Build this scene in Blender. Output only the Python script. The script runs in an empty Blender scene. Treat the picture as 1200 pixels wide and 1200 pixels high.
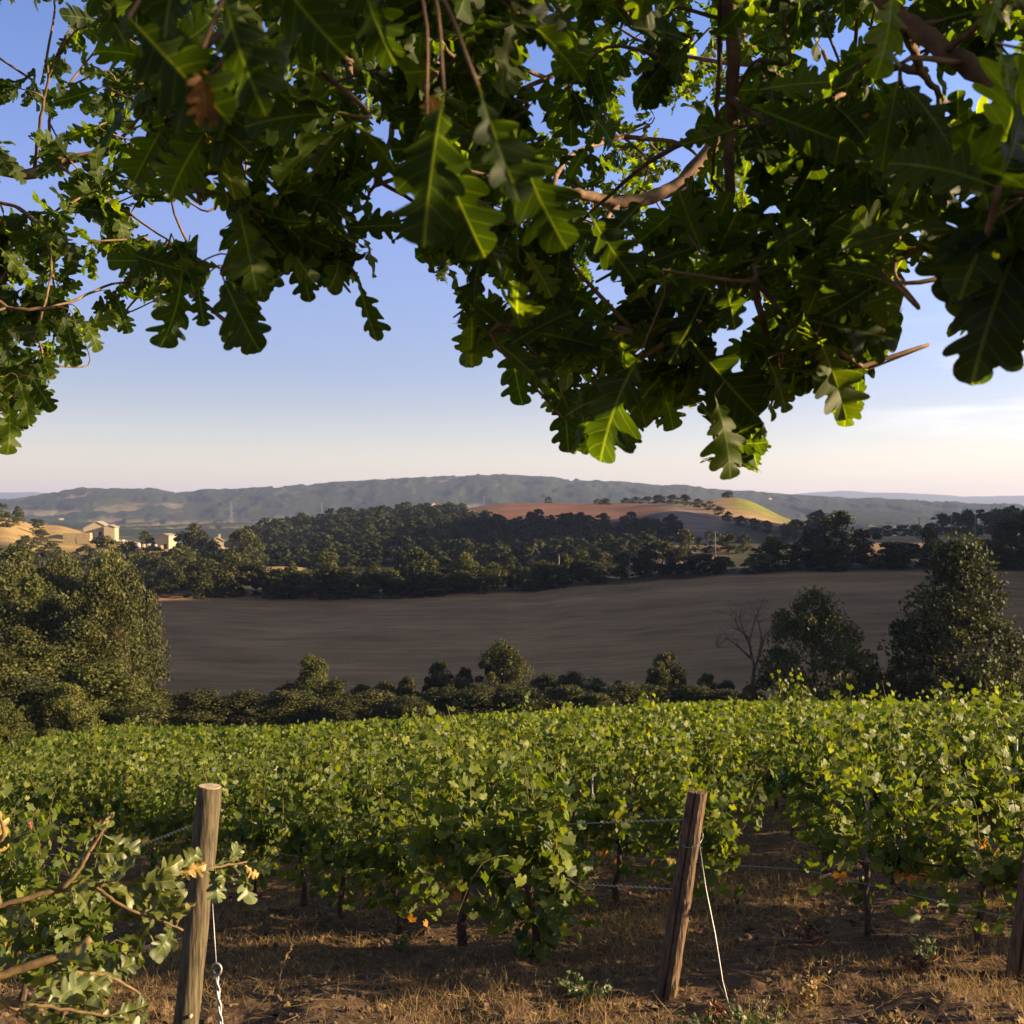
import bpy, math, random
import numpy as np
from mathutils import Vector, Matrix

R = math.radians
rng = np.random.default_rng(11)
random.seed(11)
sc = bpy.context.scene
col = sc.collection

# ------------------------------------------------------------------ camera, sky, sun, exposure
SUN_EL, SUN_AZ = 16.0, 96.0            # degrees; azimuth clockwise from the view direction (+Y)
cam_d = bpy.data.cameras.new("camera")
cam = bpy.data.objects.new("camera", cam_d)
col.objects.link(cam)
cam.location = (0, 0, 0)
cam.rotation_euler = (R(90), 0, 0)
cam_d.sensor_width = 36.0
cam_d.lens = 36.0
cam_d.clip_start = 0.05
cam_d.clip_end = 40000
cam_d.dof.use_dof = True
cam_d.dof.focus_distance = 3.2
cam_d.dof.aperture_fstop = 15.0
sc.camera = cam
sc.render.resolution_x = sc.render.resolution_y = 1024
sc.view_settings.view_transform = 'Standard'
sc.view_settings.look = 'None'
sc.view_settings.exposure = 1.85
sc.view_settings.gamma = 1.0
sc.cycles.max_bounces = 6
sc.cycles.transparent_max_bounces = 6
sc.cycles.volume_bounces = 0

world = bpy.data.worlds.new("World")
sc.world = world
world.use_nodes = True
wn, wl = world.node_tree.nodes, world.node_tree.links
for n in list(wn):
    wn.remove(n)
w_out = wn.new('ShaderNodeOutputWorld')
w_bg = wn.new('ShaderNodeBackground')
w_sky = wn.new('ShaderNodeTexSky')
w_sky.sky_type = 'NISHITA'
w_sky.sun_disc = False
w_sky.sun_elevation = R(SUN_EL)
w_sky.sun_rotation = R(SUN_AZ)
w_sky.altitude = 300
w_sky.air_density = 1.0
w_sky.dust_density = 0.6
w_sky.ozone_density = 2.0
w_bg.inputs['Strength'].default_value = 0.085
# thin low cloud wisps in the west, fixed on the sky dome by direction
w_tc = wn.new('ShaderNodeTexCoord')
w_map = wn.new('ShaderNodeMapping')
w_map.inputs['Scale'].default_value = (3.0, 3.0, 22.0)
w_no = wn.new('ShaderNodeTexNoise')
w_no.inputs['Scale'].default_value = 1.6
w_no.inputs['Detail'].default_value = 6
w_r = wn.new('ShaderNodeValToRGB')
w_r.color_ramp.elements[0].position = 0.50
w_r.color_ramp.elements[1].position = 0.72
w_sep = wn.new('ShaderNodeSeparateXYZ')
w_rx = wn.new('ShaderNodeMapRange'); w_rx.inputs['From Min'].default_value = 0.28; w_rx.inputs['From Max'].default_value = 0.5
w_rz = wn.new('ShaderNodeMapRange'); w_rz.inputs['From Min'].default_value = 0.26; w_rz.inputs['From Max'].default_value = 0.12
w_m1 = wn.new('ShaderNodeMath'); w_m1.operation = 'MULTIPLY'
w_m2 = wn.new('ShaderNodeMath'); w_m2.operation = 'MULTIPLY'
w_m3 = wn.new('ShaderNodeMath'); w_m3.operation = 'MULTIPLY'; w_m3.inputs[1].default_value = 0.6
w_mix = wn.new('ShaderNodeMixRGB')
w_mix.inputs['Color2'].default_value = (7.0, 6.4, 5.8, 1)
wl.new(w_tc.outputs['Generated'], w_map.inputs['Vector'])
wl.new(w_map.outputs['Vector'], w_no.inputs['Vector'])
wl.new(w_no.outputs['Fac'], w_r.inputs['Fac'])
wl.new(w_tc.outputs['Generated'], w_sep.inputs['Vector'])
wl.new(w_sep.outputs['X'], w_rx.inputs['Value'])
wl.new(w_sep.outputs['Z'], w_rz.inputs['Value'])
wl.new(w_r.outputs['Color'], w_m1.inputs[0]); wl.new(w_rx.outputs['Result'], w_m1.inputs[1])
wl.new(w_m1.outputs[0], w_m2.inputs[0]); wl.new(w_rz.outputs['Result'], w_m2.inputs[1])
wl.new(w_m2.outputs[0], w_m3.inputs[0])
wl.new(w_m3.outputs[0], w_mix.inputs['Fac'])
w_tint = wn.new('ShaderNodeValToRGB')          # evening air: pinkish horizon, deep blue higher up, unseen zenith dulled to warm the shade
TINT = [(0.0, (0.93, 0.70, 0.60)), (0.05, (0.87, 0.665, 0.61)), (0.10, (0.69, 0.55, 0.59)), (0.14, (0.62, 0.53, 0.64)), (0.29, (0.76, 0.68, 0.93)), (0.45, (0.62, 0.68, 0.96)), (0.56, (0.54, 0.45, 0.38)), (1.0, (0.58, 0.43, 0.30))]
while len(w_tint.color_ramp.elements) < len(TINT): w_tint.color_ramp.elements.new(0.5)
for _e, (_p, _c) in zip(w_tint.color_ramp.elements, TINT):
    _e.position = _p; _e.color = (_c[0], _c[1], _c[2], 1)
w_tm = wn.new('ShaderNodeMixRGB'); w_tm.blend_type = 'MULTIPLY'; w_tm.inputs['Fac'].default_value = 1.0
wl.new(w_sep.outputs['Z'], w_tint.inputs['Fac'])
w_glow = wn.new('ShaderNodeMapRange')          # brighter towards the sun's side
w_glow.inputs['From Min'].default_value = -0.45; w_glow.inputs['From Max'].default_value = 0.45
w_glow.inputs['To Min'].default_value = 0.77; w_glow.inputs['To Max'].default_value = 1.2
wl.new(w_sep.outputs['X'], w_glow.inputs['Value'])
w_gs = wn.new('ShaderNodeVectorMath'); w_gs.operation = 'SCALE'
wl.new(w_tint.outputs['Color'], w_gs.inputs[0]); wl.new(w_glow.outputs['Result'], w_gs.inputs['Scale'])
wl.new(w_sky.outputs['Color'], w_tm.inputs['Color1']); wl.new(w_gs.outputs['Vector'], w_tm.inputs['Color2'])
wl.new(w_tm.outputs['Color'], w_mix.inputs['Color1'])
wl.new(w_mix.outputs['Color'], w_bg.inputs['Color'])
wl.new(w_bg.outputs['Background'], w_out.inputs['Surface'])

sun_d = bpy.data.lights.new("sun", 'SUN')
sun_d.energy = 4.6
sun_d.angle = R(0.55)
sun_d.color = (1.0, 0.75, 0.43)
sun = bpy.data.objects.new("sun", sun_d)
col.objects.link(sun)
to_sun = Vector((math.sin(R(SUN_AZ)) * math.cos(R(SUN_EL)), math.cos(R(SUN_AZ)) * math.cos(R(SUN_EL)), math.sin(R(SUN_EL))))
sun.rotation_euler = to_sun.to_track_quat('Z', 'Y').to_euler()
sun.location = to_sun * 400

# ------------------------------------------------------------------ helpers
def tag(o, label=None, cat=None, group=None, kind=None):
    if label: o['label'] = label
    if cat: o['category'] = cat
    if group: o['group'] = group
    if kind: o['kind'] = kind
    return o

def empty(name, loc, rz=0.0):
    o = bpy.data.objects.new(name, None)
    o.empty_display_size = 0.2
    o.location = loc
    o.rotation_euler = (0, 0, rz)
    col.objects.link(o)
    return o

def link(name, mesh, parent=None):
    o = bpy.data.objects.new(name, mesh)
    col.objects.link(o)
    if parent is not None: o.parent = parent
    return o

def copy_tree(root, loc, rz=0.0, scale=None):
    r = root.copy(); col.objects.link(r)
    r.location = loc; r.rotation_euler = (0, 0, rz)
    if scale is not None: r.scale = scale
    for ch in root.children:
        c = ch.copy(); col.objects.link(c); c.parent = r
        for g in ch.children:
            d = g.copy(); col.objects.link(d); d.parent = c
    return r

def px(x, y, Y):
    """A point of the photograph (1200 px frame) at distance Y as a place in the world."""
    return np.array(((x - 600.0) * Y / 1200.0, Y, (600.0 - y) * Y / 1200.0))

class MB:
    """Collects vertices and faces; build() links them as one mesh object."""
    def __init__(s):
        s.v, s.q, s.t, s.a, s.c, s.n = [], [], [], [], [], 0
    def add(s, V, quads=None, tris=None, tone=None, lco=None):
        V = np.asarray(V, float).reshape(-1, 3)
        if quads is not None and len(quads): s.q.append(np.asarray(quads, np.int64).reshape(-1, 4) + s.n)
        if tris is not None and len(tris): s.t.append(np.asarray(tris, np.int64).reshape(-1, 3) + s.n)
        s.v.append(V)
        if tone is None: tone = 0.5
        s.a.append(np.broadcast_to(np.asarray(tone, float), (len(V),)) if np.ndim(tone) == 0 else np.asarray(tone, float))
        s.c.append(lco)
        s.n += len(V)
    def scatter(s, tv, tq, tt, M, pos, tone):
        """n copies of a template: M (n,3,3) linear maps, pos (n,3), tone (n,)."""
        n, k = len(pos), len(tv)
        V = np.einsum('nij,kj->nki', M, tv) + pos[:, None, :]
        off = (np.arange(n) * k)[:, None, None]
        q = (np.asarray(tq)[None] + off).reshape(-1, 4) if tq is not None and len(tq) else None
        t = (np.asarray(tt)[None] + off).reshape(-1, 3) if tt is not None and len(tt) else None
        s.add(V.reshape(-1, 3), q, t, np.repeat(tone, k), np.tile(tv, (n, 1)))
    def tube(s, pts, rad, sides=6, tone=0.5, cap=True, wob=0.0):
        P = np.asarray(pts, float); m = len(P)
        rad = np.broadcast_to(np.asarray(rad, float), (m,))
        T = np.gradient(P, axis=0); T /= np.linalg.norm(T, axis=1)[:, None] + 1e-9
        ref = np.array((0.0, 0.0, 1.0)) if abs(T[0, 2]) < 0.9 else np.array((1.0, 0, 0))
        U = np.cross(T, ref); U /= np.linalg.norm(U, axis=1)[:, None] + 1e-9
        W = np.cross(T, U)
        a = np.arange(sides) * 2 * math.pi / sides
        rr = rad[:, None] * (1 + wob * rng.uniform(-1, 1, (m, sides)))
        V = P[:, None, :] + rr[..., None] * (np.cos(a)[None, :, None] * U[:, None, :] + np.sin(a)[None, :, None] * W[:, None, :])
        V = V.reshape(-1, 3)
        i = np.arange(m - 1)[:, None] * sides; j = np.arange(sides)[None]; k = (j + 1) % sides
        q = np.stack([i + j, i + sides + j, i + sides + k, i + k], -1).reshape(-1, 4)
        tr = None
        if cap:
            V = np.vstack([V, P[0], P[-1]]); n0, n1 = m * sides, m * sides + 1
            tr = [(n0, b, (b + 1) % sides) for b in range(sides)] + [(n1, (m - 1) * sides + (b + 1) % sides, (m - 1) * sides + b) for b in range(sides)]
        s.add(V, q, tr, tone)
    def box(s, c, d, rot=0.0, tone=0.5):
        c, d = np.asarray(c, float), np.asarray(d, float) / 2
        V = np.array([(x, y, z) for x in (-1, 1) for y in (-1, 1) for z in (-1, 1)], float) * d
        cr, sr = math.cos(rot), math.sin(rot)
        V = np.stack([V[:, 0] * cr - V[:, 1] * sr, V[:, 0] * sr + V[:, 1] * cr, V[:, 2]], 1) + c
        s.add(V, [(0, 1, 3, 2), (4, 6, 7, 5), (0, 4, 5, 1), (2, 3, 7, 6), (0, 2, 6, 4), (1, 5, 7, 3)], None, tone)
    def mesh(s, name, mat, smooth=False, veins=False):
        me = bpy.data.meshes.new(name)
        V = np.concatenate(s.v) if s.v else np.zeros((0, 3))
        q = np.concatenate(s.q) if s.q else np.zeros((0, 4), np.int64)
        t = np.concatenate(s.t) if s.t else np.zeros((0, 3), np.int64)
        me.vertices.add(len(V)); me.vertices.foreach_set('co', V.astype(np.float32).ravel())
        loops = np.concatenate([q.ravel(), t.ravel()]).astype(np.int32)
        me.loops.add(len(loops)); me.loops.foreach_set('vertex_index', loops)
        tot = np.concatenate([np.full(len(q), 4), np.full(len(t), 3)]).astype(np.int32)
        st = np.concatenate([[0], np.cumsum(tot)[:-1]]).astype(np.int32) if len(tot) else tot
        me.polygons.add(len(tot)); me.polygons.foreach_set('loop_start', st); me.polygons.foreach_set('loop_total', tot)
        me.polygons.foreach_set('use_smooth', np.full(len(tot), smooth, bool))
        at = me.attributes.new('tone', 'FLOAT', 'POINT')
        at.data.foreach_set('value', np.concatenate(s.a).astype(np.float32))
        if veins:
            lc = me.attributes.new('leafco', 'FLOAT_VECTOR', 'POINT')
            lc.data.foreach_set('vector', np.concatenate([np.full((len(v), 3), 9.0) if c is None else c for v, c in zip(s.v, s.c)]).astype(np.float32).ravel())
        me.update(calc_edges=True); me.validate()
        me.materials.append(mat)
        return me
    def build(s, name, mat, parent=None, smooth=False, veins=False):
        return link(name, s.mesh(name, mat, smooth, veins), parent)

def frames(axis, nrm):
    """(n,3,3) maps that take template x -> side, y -> axis, z -> normal."""
    a = axis / (np.linalg.norm(axis, axis=1)[:, None] + 1e-9)
    n = nrm - (nrm * a).sum(1)[:, None] * a
    n /= np.linalg.norm(n, axis=1)[:, None] + 1e-9
    return np.stack([np.cross(a, n), a, n], -1)

def unit(n):
    v = rng.normal(size=(n, 3)); return v / np.linalg.norm(v, axis=1)[:, None]

def vnoise(x, y, seed=0):
    xi, yi = np.floor(x).astype(np.int64), np.floor(y).astype(np.int64)
    fx, fy = x - xi, y - yi
    fx, fy = fx * fx * (3 - 2 * fx), fy * fy * (3 - 2 * fy)
    def h(a, b):
        k = (a * 374761393 + b * 668265263 + seed * 974711) & 0xffffffff
        k = ((k ^ (k >> 13)) * 1274126177) & 0xffffffff
        return ((k ^ (k >> 16)) & 0xffff) / 65535.0
    return (h(xi, yi) * (1 - fx) + h(xi + 1, yi) * fx) * (1 - fy) + (h(xi, yi + 1) * (1 - fx) + h(xi + 1, yi + 1) * fx) * fy

def fbm(x, y, seed=0, oct=4):
    s, a, t = 0.0, 1.0, 0.0
    for o in range(oct):
        s = s + a * vnoise(x * 2 ** o, y * 2 ** o, seed + o); t += a; a *= 0.5
    return s / t

def sstep(a, b, x):
    t = np.clip((x - a) / (b - a), 0, 1); return t * t * (3 - 2 * t)

# ------------------------------------------------------------------ materials
def new_mat(name):
    m = bpy.data.materials.new(name); m.use_nodes = True
    nt = m.node_tree
    for n in list(nt.nodes): nt.nodes.remove(n)
    out = nt.nodes.new('ShaderNodeOutputMaterial')
    return m, nt, nt.nodes, nt.links, out

def ramp(N, stops):
    r = N.new('ShaderNodeValToRGB'); e = r.color_ramp.elements
    while len(e) < len(stops): e.new(0.5)
    for el, (p, c) in zip(e, stops):
        el.position = p; el.color = (*c, 1)
    return r

def leaf_mat(name, stops, trans=0.35, rough=0.5, spec=0.5, back=None, objvar=0.0, tcol=(1.4, 1.5, 0.5), veins=False):
    m, nt, N, L, out = new_mat(name)
    at = N.new('ShaderNodeAttribute'); at.attribute_name = 'tone'
    fac = at.outputs['Fac']
    if objvar:
        oi = N.new('ShaderNodeObjectInfo')
        ma = N.new('ShaderNodeMath'); ma.operation = 'MULTIPLY_ADD'
        L.new(oi.outputs['Random'], ma.inputs[0]); ma.inputs[1].default_value = objvar; L.new(at.outputs['Fac'], ma.inputs[2])
        sb = N.new('ShaderNodeMath'); sb.operation = 'SUBTRACT'; L.new(ma.outputs[0], sb.inputs[0]); sb.inputs[1].default_value = objvar / 2
        fac = sb.outputs[0]
    rp = ramp(N, stops); L.new(fac, rp.inputs['Fac'])
    c = rp.outputs['Color']
    if veins:
        tc = N.new('ShaderNodeTexCoord'); no = N.new('ShaderNodeTexNoise'); no.inputs['Scale'].default_value = 60; no.inputs['Detail'].default_value = 3
        L.new(tc.outputs['Object'], no.inputs['Vector'])
        mr = N.new('ShaderNodeMapRange'); mr.inputs['To Min'].default_value = 0.7; mr.inputs['To Max'].default_value = 1.3
        L.new(no.outputs['Fac'], mr.inputs['Value'])
        mx = N.new('ShaderNodeVectorMath'); mx.operation = 'SCALE'
        L.new(c, mx.inputs[0]); L.new(mr.outputs['Result'], mx.inputs['Scale']); c = mx.outputs['Vector']
        # pale midrib and side veins, by position on the leaf itself
        la = N.new('ShaderNodeAttribute'); la.attribute_name = 'leafco'; sx = N.new('ShaderNodeSeparateXYZ'); L.new(la.outputs['Vector'], sx.inputs[0])
        def M1(op, a, b=None):
            q = N.new('ShaderNodeMath'); q.operation = op
            for i_, v_ in enumerate((a, b)):
                if v_ is None: continue
                if isinstance(v_, (int, float)): q.inputs[i_].default_value = v_
                else: L.new(v_, q.inputs[i_])
            return q.outputs[0]
        ax_ = M1('ABSOLUTE', sx.outputs['X']); rib = M1('LESS_THAN', ax_, 0.013)
        s1 = M1('MULTIPLY', M1('SUBTRACT', sx.outputs['Y'], M1('MULTIPLY', ax_, 0.75)), 9.0)
        s2 = M1('ABSOLUTE', M1('SUBTRACT', M1('FRACT', s1), 0.5)); side_ = M1('MULTIPLY', M1('LESS_THAN', s2, 0.045), 0.55)
        vein = M1('MAXIMUM', rib, side_); vmx = N.new('ShaderNodeMixRGB'); vmx.blend_type = 'MIX'
        vb = N.new('ShaderNodeVectorMath'); vb.operation = 'MULTIPLY_ADD'; vb.inputs[1].default_value = (1.5, 1.4, 1.5); vb.inputs[2].default_value = (0.03, 0.035, 0.012)
        L.new(c, vb.inputs[0]); L.new(vein, vmx.inputs['Fac']); L.new(c, vmx.inputs['Color1']); L.new(vb.outputs['Vector'], vmx.inputs['Color2']); c = vmx.outputs['Color']
    if back is not None:
        ge = N.new('ShaderNodeNewGeometry'); mb = N.new('ShaderNodeMixRGB')
        mb.inputs['Color2'].default_value = (*back, 1)
        f2 = N.new('ShaderNodeMath'); f2.operation = 'MULTIPLY'; f2.inputs[1].default_value = 0.6
        L.new(ge.outputs['Backfacing'], f2.inputs[0]); L.new(f2.outputs[0], mb.inputs['Fac'])
        L.new(c, mb.inputs['Color1']); c2 = mb.outputs['Color']
    else: c2 = c
    b = N.new('ShaderNodeBsdfPrincipled'); L.new(c2, b.inputs['Base Color'])
    b.inputs['Roughness'].default_value = rough; b.inputs['Specular IOR Level'].default_value = spec
    tr = N.new('ShaderNodeBsdfTranslucent')
    tm = N.new('ShaderNodeVectorMath'); tm.operation = 'MULTIPLY'; tm.inputs[1].default_value = tcol
    L.new(c, tm.inputs[0]); L.new(tm.outputs['Vector'], tr.inputs['Color'])
    mx = N.new('ShaderNodeMixShader'); mx.inputs['Fac'].default_value = trans
    L.new(b.outputs[0], mx.inputs[1]); L.new(tr.outputs[0], mx.inputs[2]); L.new(mx.outputs[0], out.inputs['Surface'])
    return m

def noisy_mat(name, c0, c1, scale=5.0, rough=0.85, bump=0.3, stretch=(1, 1, 1), spec=0.2, bdist=0.02, detail=6):
    m, nt, N, L, out = new_mat(name)
    tc = N.new('ShaderNodeTexCoord'); mp = N.new('ShaderNodeMapping'); mp.inputs['Scale'].default_value = stretch
    no = N.new('ShaderNodeTexNoise'); no.inputs['Scale'].default_value = scale; no.inputs['Detail'].default_value = detail
    L.new(tc.outputs['Object'], mp.inputs['Vector']); L.new(mp.outputs[0], no.inputs['Vector'])
    rp = ramp(N, [(0.3, c0), (0.7, c1)]); L.new(no.outputs['Fac'], rp.inputs['Fac'])
    b = N.new('ShaderNodeBsdfPrincipled'); L.new(rp.outputs['Color'], b.inputs['Base Color'])
    b.inputs['Roughness'].default_value = rough; b.inputs['Specular IOR Level'].default_value = spec
    bp = N.new('ShaderNodeBump'); bp.inputs['Strength'].default_value = bump; bp.inputs['Distance'].default_value = bdist
    L.new(no.outputs['Fac'], bp.inputs['Height']); L.new(bp.outputs[0], b.inputs['Normal'])
    L.new(b.outputs[0], out.inputs['Surface'])
    return m

M_oak = leaf_mat('oak_leaf', [(0.0, (0.006, 0.012, 0.002)), (0.5, (0.018, 0.033, 0.004)), (0.9, (0.050, 0.072, 0.008)), (0.955, (0.09, 0.13, 0.025)), (0.97, (0.13, 0.06, 0.022)), (1.0, (0.15, 0.065, 0.025))],
                 trans=0.45, rough=0.55, spec=0.22, back=(0.038, 0.05, 0.014), veins=True, tcol=(7.5, 7.0, 0.8))
M_sap = leaf_mat('sapling_leaf', [(0.0, (0.035, 0.05, 0.009)), (0.6, (0.085, 0.10, 0.018)), (0.93, (0.14, 0.145, 0.03)), (0.96, (0.34, 0.24, 0.07)), (1.0, (0.36, 0.22, 0.08))],
                 trans=0.25, rough=0.45, spec=0.45, back=(0.16, 0.19, 0.09), veins=True)
M_vine = leaf_mat('vine_leaf', [(0.0, (0.03, 0.055, 0.006)), (0.45, (0.088, 0.118, 0.013)), (0.9, (0.21, 0.225, 0.03)), (0.96, (0.25, 0.235, 0.035)), (0.985, (0.36, 0.24, 0.04)), (1.0, (0.42, 0.16, 0.04))],
                  trans=0.42, rough=0.5, spec=0.32, back=(0.13, 0.155, 0.05), objvar=0.10, tcol=(2.1, 2.1, 0.4))
M_tree = leaf_mat('tree_foliage', [(0.0, (0.020, 0.025, 0.006)), (0.5, (0.048, 0.052, 0.011)), (1.0, (0.098, 0.095, 0.020))], trans=0.22, rough=0.6, spec=0.25, objvar=0.5)
M_tree_dark = leaf_mat('dark_tree_foliage', [(0.0, (0.023, 0.027, 0.007)), (0.5, (0.048, 0.051, 0.012)), (1.0, (0.085, 0.084, 0.020))], trans=0.18, rough=0.6, spec=0.25, objvar=0.5)
M_tree_gold = leaf_mat('olive_foliage', [(0.0, (0.045, 0.055, 0.012)), (0.5, (0.085, 0.095, 0.018)), (1.0, (0.14, 0.135, 0.03))], trans=0.25, rough=0.6, spec=0.25, objvar=0.4)
M_tree_brown = leaf_mat('dry_foliage', [(0.0, (0.045, 0.040, 0.016)), (0.5, (0.085, 0.068, 0.028)), (1.0, (0.13, 0.10, 0.04))], trans=0.2, rough=0.7, spec=0.2)
M_wood = leaf_mat('shaded_wood_foliage', [(0.0, (0.016, 0.020, 0.007)), (0.6, (0.032, 0.037, 0.010)), (0.92, (0.055, 0.057, 0.014)), (1.0, (0.09, 0.085, 0.022))], trans=0.15, rough=0.7, spec=0.15)  # hillside shade put into the wood's darker foliage colour
M_weed = leaf_mat('weed_leaf', [(0.0, (0.04, 0.07, 0.02)), (1.0, (0.12, 0.16, 0.05))], trans=0.25, rough=0.5)
M_redweed = leaf_mat('red_weed_leaf', [(0.0, (0.085, 0.025, 0.015)), (1.0, (0.17, 0.055, 0.03))], trans=0.25, rough=0.5)
M_straw = leaf_mat('straw', [(0.0, (0.13, 0.085, 0.035)), (0.5, (0.30, 0.20, 0.085)), (1.0, (0.48, 0.35, 0.16))], trans=0.3, rough=0.7, spec=0.2, tcol=(1.2, 1.1, 0.8))
M_bark = noisy_mat('oak_bark', (0.07, 0.045, 0.03), (0.24, 0.15, 0.09), 40, 0.85, 0.6, (1, 1, 1), 0.25, 0.004)
M_vbark = noisy_mat('vine_bark', (0.035, 0.025, 0.018), (0.14, 0.09, 0.06), 60, 0.9, 0.7, (1, 1, 0.3), 0.2, 0.006)
M_twig = noisy_mat('young_bark', (0.09, 0.058, 0.026), (0.21, 0.135, 0.055), 70, 0.7, 0.3, (1, 1, 1), 0.3, 0.002)
M_cane = noisy_mat('green_cane', (0.09, 0.075, 0.025), (0.17, 0.12, 0.05), 30, 0.6, 0.2)
M_tbark = noisy_mat('tree_bark', (0.05, 0.04, 0.03), (0.13, 0.10, 0.075), 3, 0.9, 0.5)
M_dead = noisy_mat('dead_wood', (0.07, 0.05, 0.04), (0.17, 0.12, 0.09), 3, 0.85, 0.4)
M_post = noisy_mat('weathered_post', (0.036, 0.028, 0.017), (0.145, 0.115, 0.066), 22, 0.85, 0.9, (3, 3, 0.3), 0.2, 0.008, 10)
M_split = noisy_mat('split_post', (0.055, 0.036, 0.022), (0.19, 0.12, 0.07), 22, 0.85, 1.0, (3, 3, 0.2), 0.2, 0.012, 10)
M_cut = noisy_mat('cut_wood', (0.30, 0.23, 0.14), (0.46, 0.36, 0.23), 30, 0.8, 0.3)

def plain(name, c, rough=0.6, metal=0.0, spec=0.4):
    return noisy_mat(name, tuple(0.8 * v for v in c), tuple(min(1, 1.15 * v) for v in c), 4.0, rough, 0.1, (1, 1, 1), spec) if not metal else metal_mat(name, c, rough)

def metal_mat(name, c, rough):
    m, nt, N, L, out = new_mat(name)
    tc = N.new('ShaderNodeTexCoord'); no = N.new('ShaderNodeTexNoise'); no.inputs['Scale'].default_value = 80
    L.new(tc.outputs['Object'], no.inputs['Vector'])
    rp = ramp(N, [(0.3, tuple(0.65 * v for v in c)), (0.7, c)]); L.new(no.outputs['Fac'], rp.inputs['Fac'])
    b = N.new('ShaderNodeBsdfPrincipled'); b.inputs['Metallic'].default_value = 0.7; b.inputs['Roughness'].default_value = rough
    L.new(rp.outputs['Color'], b.inputs['Base Color']); L.new(b.outputs[0], out.inputs['Surface'])
    return m

M_wire = metal_mat('galvanised_wire', (0.42, 0.40, 0.37), 0.5)
M_steel = metal_mat('grey_steel', (0.45, 0.45, 0.45), 0.5)
M_pink = plain('pink_plastic', (0.75, 0.10, 0.13), 0.5)
M_plaster = plain('pale_plaster', (0.34, 0.27, 0.18), 0.85)
M_white = plain('white_sheet', (0.42, 0.40, 0.37), 0.6)
M_roof = plain('tile_roof', (0.42, 0.27, 0.17), 0.85)
M_shed = plain('metal_roof', (0.30, 0.25, 0.18), 0.6)
M_darkopen = plain('dark_opening', (0.03, 0.025, 0.02), 0.9)
M_bale = noisy_mat('straw_bale', (0.26, 0.19, 0.10), (0.40, 0.31, 0.17), 1.2, 0.9, 0.4, (1, 1, 4))
M_pole = plain('grey_pole', (0.16, 0.14, 0.12), 0.8)

# ------------------------------------------------------------------ terrain height
# profiles per picture column: (distance, height relative to the eye)
def crest(k):     # vineyard brow
    return [(26, -(k + 1740 / 26) * 26 / 1200), (40, -(k + 1740 / 40) * 40 / 1200), (60, -(k + 1740 / 60) * 60 / 1200)]
PROF = {
    -900: [(26, -8.5), (45, -12.5), (70, -15), (100, -17), (200, -12), (300, -4), (420, 4), (520, 6), (800, -10), (1200, -28), (2000, -28)],
    -300: [(26, -8.0), (45, -11.6), (60, -13.8), (80, -16.5), (110, -19), (200, -15), (300, -8), (420, 1), (480, 4), (700, -10), (1200, -28), (2000, -28)],
    0:   [(26, -7.3), (45, -10.9), (55, -12.9), (75, -16.5), (100, -19.5), (130, -20.5), (200, -18.5), (300, -13.5), (380, -8), (430, -1.8), (470, -2.5), (620, -16), (1000, -28), (2000, -28)],
    60:  [(26, -7.2), (45, -10.9), (60, -13.6), (80, -17.2), (105, -20.2), (130, -21.5), (250, -19.5), (330, -14.5), (395, -11.3), (455, -4.2), (530, -11), (1000, -28), (2000, -28)],
    130: [(26, -7.1), (45, -10.9), (65, -14.6), (90, -19.2), (120, -21.5), (250, -20.8), (330, -16), (390, -11.8), (450, -11.6), (540, -19), (1000, -28), (2000, -28)],
    200: [(26, -7.0), (45, -10.85), (70, -15.9), (95, -20.3), (115, -21.5), (160, -22.5), (250, -21.5), (300, -20), (380, -14), (440, -14.5), (560, -25), (1000, -28), (2000, -28)],
    330: crest(250) + [(92, -20.0), (110, -21.5), (160, -23), (245, -22.8), (305, -18.6), (330, -17.2), (375, -22), (460, -21), (600, -9), (700, -15), (1000, -28), (2000, -28)],
    450: crest(243) + [(90, -19.7), (108, -21.5), (160, -23.2), (260, -21.8), (330, -21.5), (430, -17), (580, -3.0), (640, -1.5), (720, -8), (1000, -28), (2000, -28)],
    600: crest(235) + [(90, -19.3), (105, -21.3), (160, -23), (270, -21.3), (340, -21), (430, -17.5), (560, -5.0), (640, 1.5), (740, 7.6), (800, 5), (1000, -16), (1400, -28), (2000, -28)],
    720: crest(228) + [(90, -19.0), (105, -21.0), (160, -22.3), (270, -18.7), (340, -18), (430, -14.5), (540, -7.0), (640, 2), (740, 7.2), (800, 5), (1000, -16), (1400, -28), (2000, -28)],
    790: crest(224) + [(90, -18.7), (105, -20.8), (160, -21.6), (270, -17.3), (330, -16), (380, -14.5), (450, -10.2), (540, -1.6), (640, 4), (720, 7.0), (800, 2), (1000, -18), (1400, -28), (2000, -28)],
    860: crest(221) + [(90, -18.5), (105, -20.4), (160, -21), (270, -16.2), (330, -14.5), (450, -11), (560, -5), (700, 12.2), (770, 7), (1000, -18), (1400, -28), (2000, -28)],
    940: crest(221) + [(90, -18.3), (105, -19.8), (160, -20.2), (270, -15.4), (340, -13.5), (450, -11), (560, -8), (700, -5.6), (800, -13), (1000, -25), (1400, -28), (2000, -28)],
    1010: crest(222) + [(90, -18.1), (105, -19.2), (150, -19.5), (270, -15.3), (330, -12.8), (420, -11.2), (500, -11.5), (600, -16), (1000, -28), (2000, -28)],
    1200: crest(225) + [(90, -18), (105, -18.6), (150, -18), (270, -15.5), (330, -12.2), (420, -11.0), (500, -11), (600, -14), (1000, -28), (2000, -28)],
    1600: crest(228) + [(90, -17.5), (105, -18), (150, -17.5), (270, -14), (420, -9), (600, -9), (1000, -20), (2000, -28)],
}
_LR = np.linspace(math.log(20), math.log(2000), 260)
_cx = np.array(sorted(PROF)); _tab = []
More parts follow.
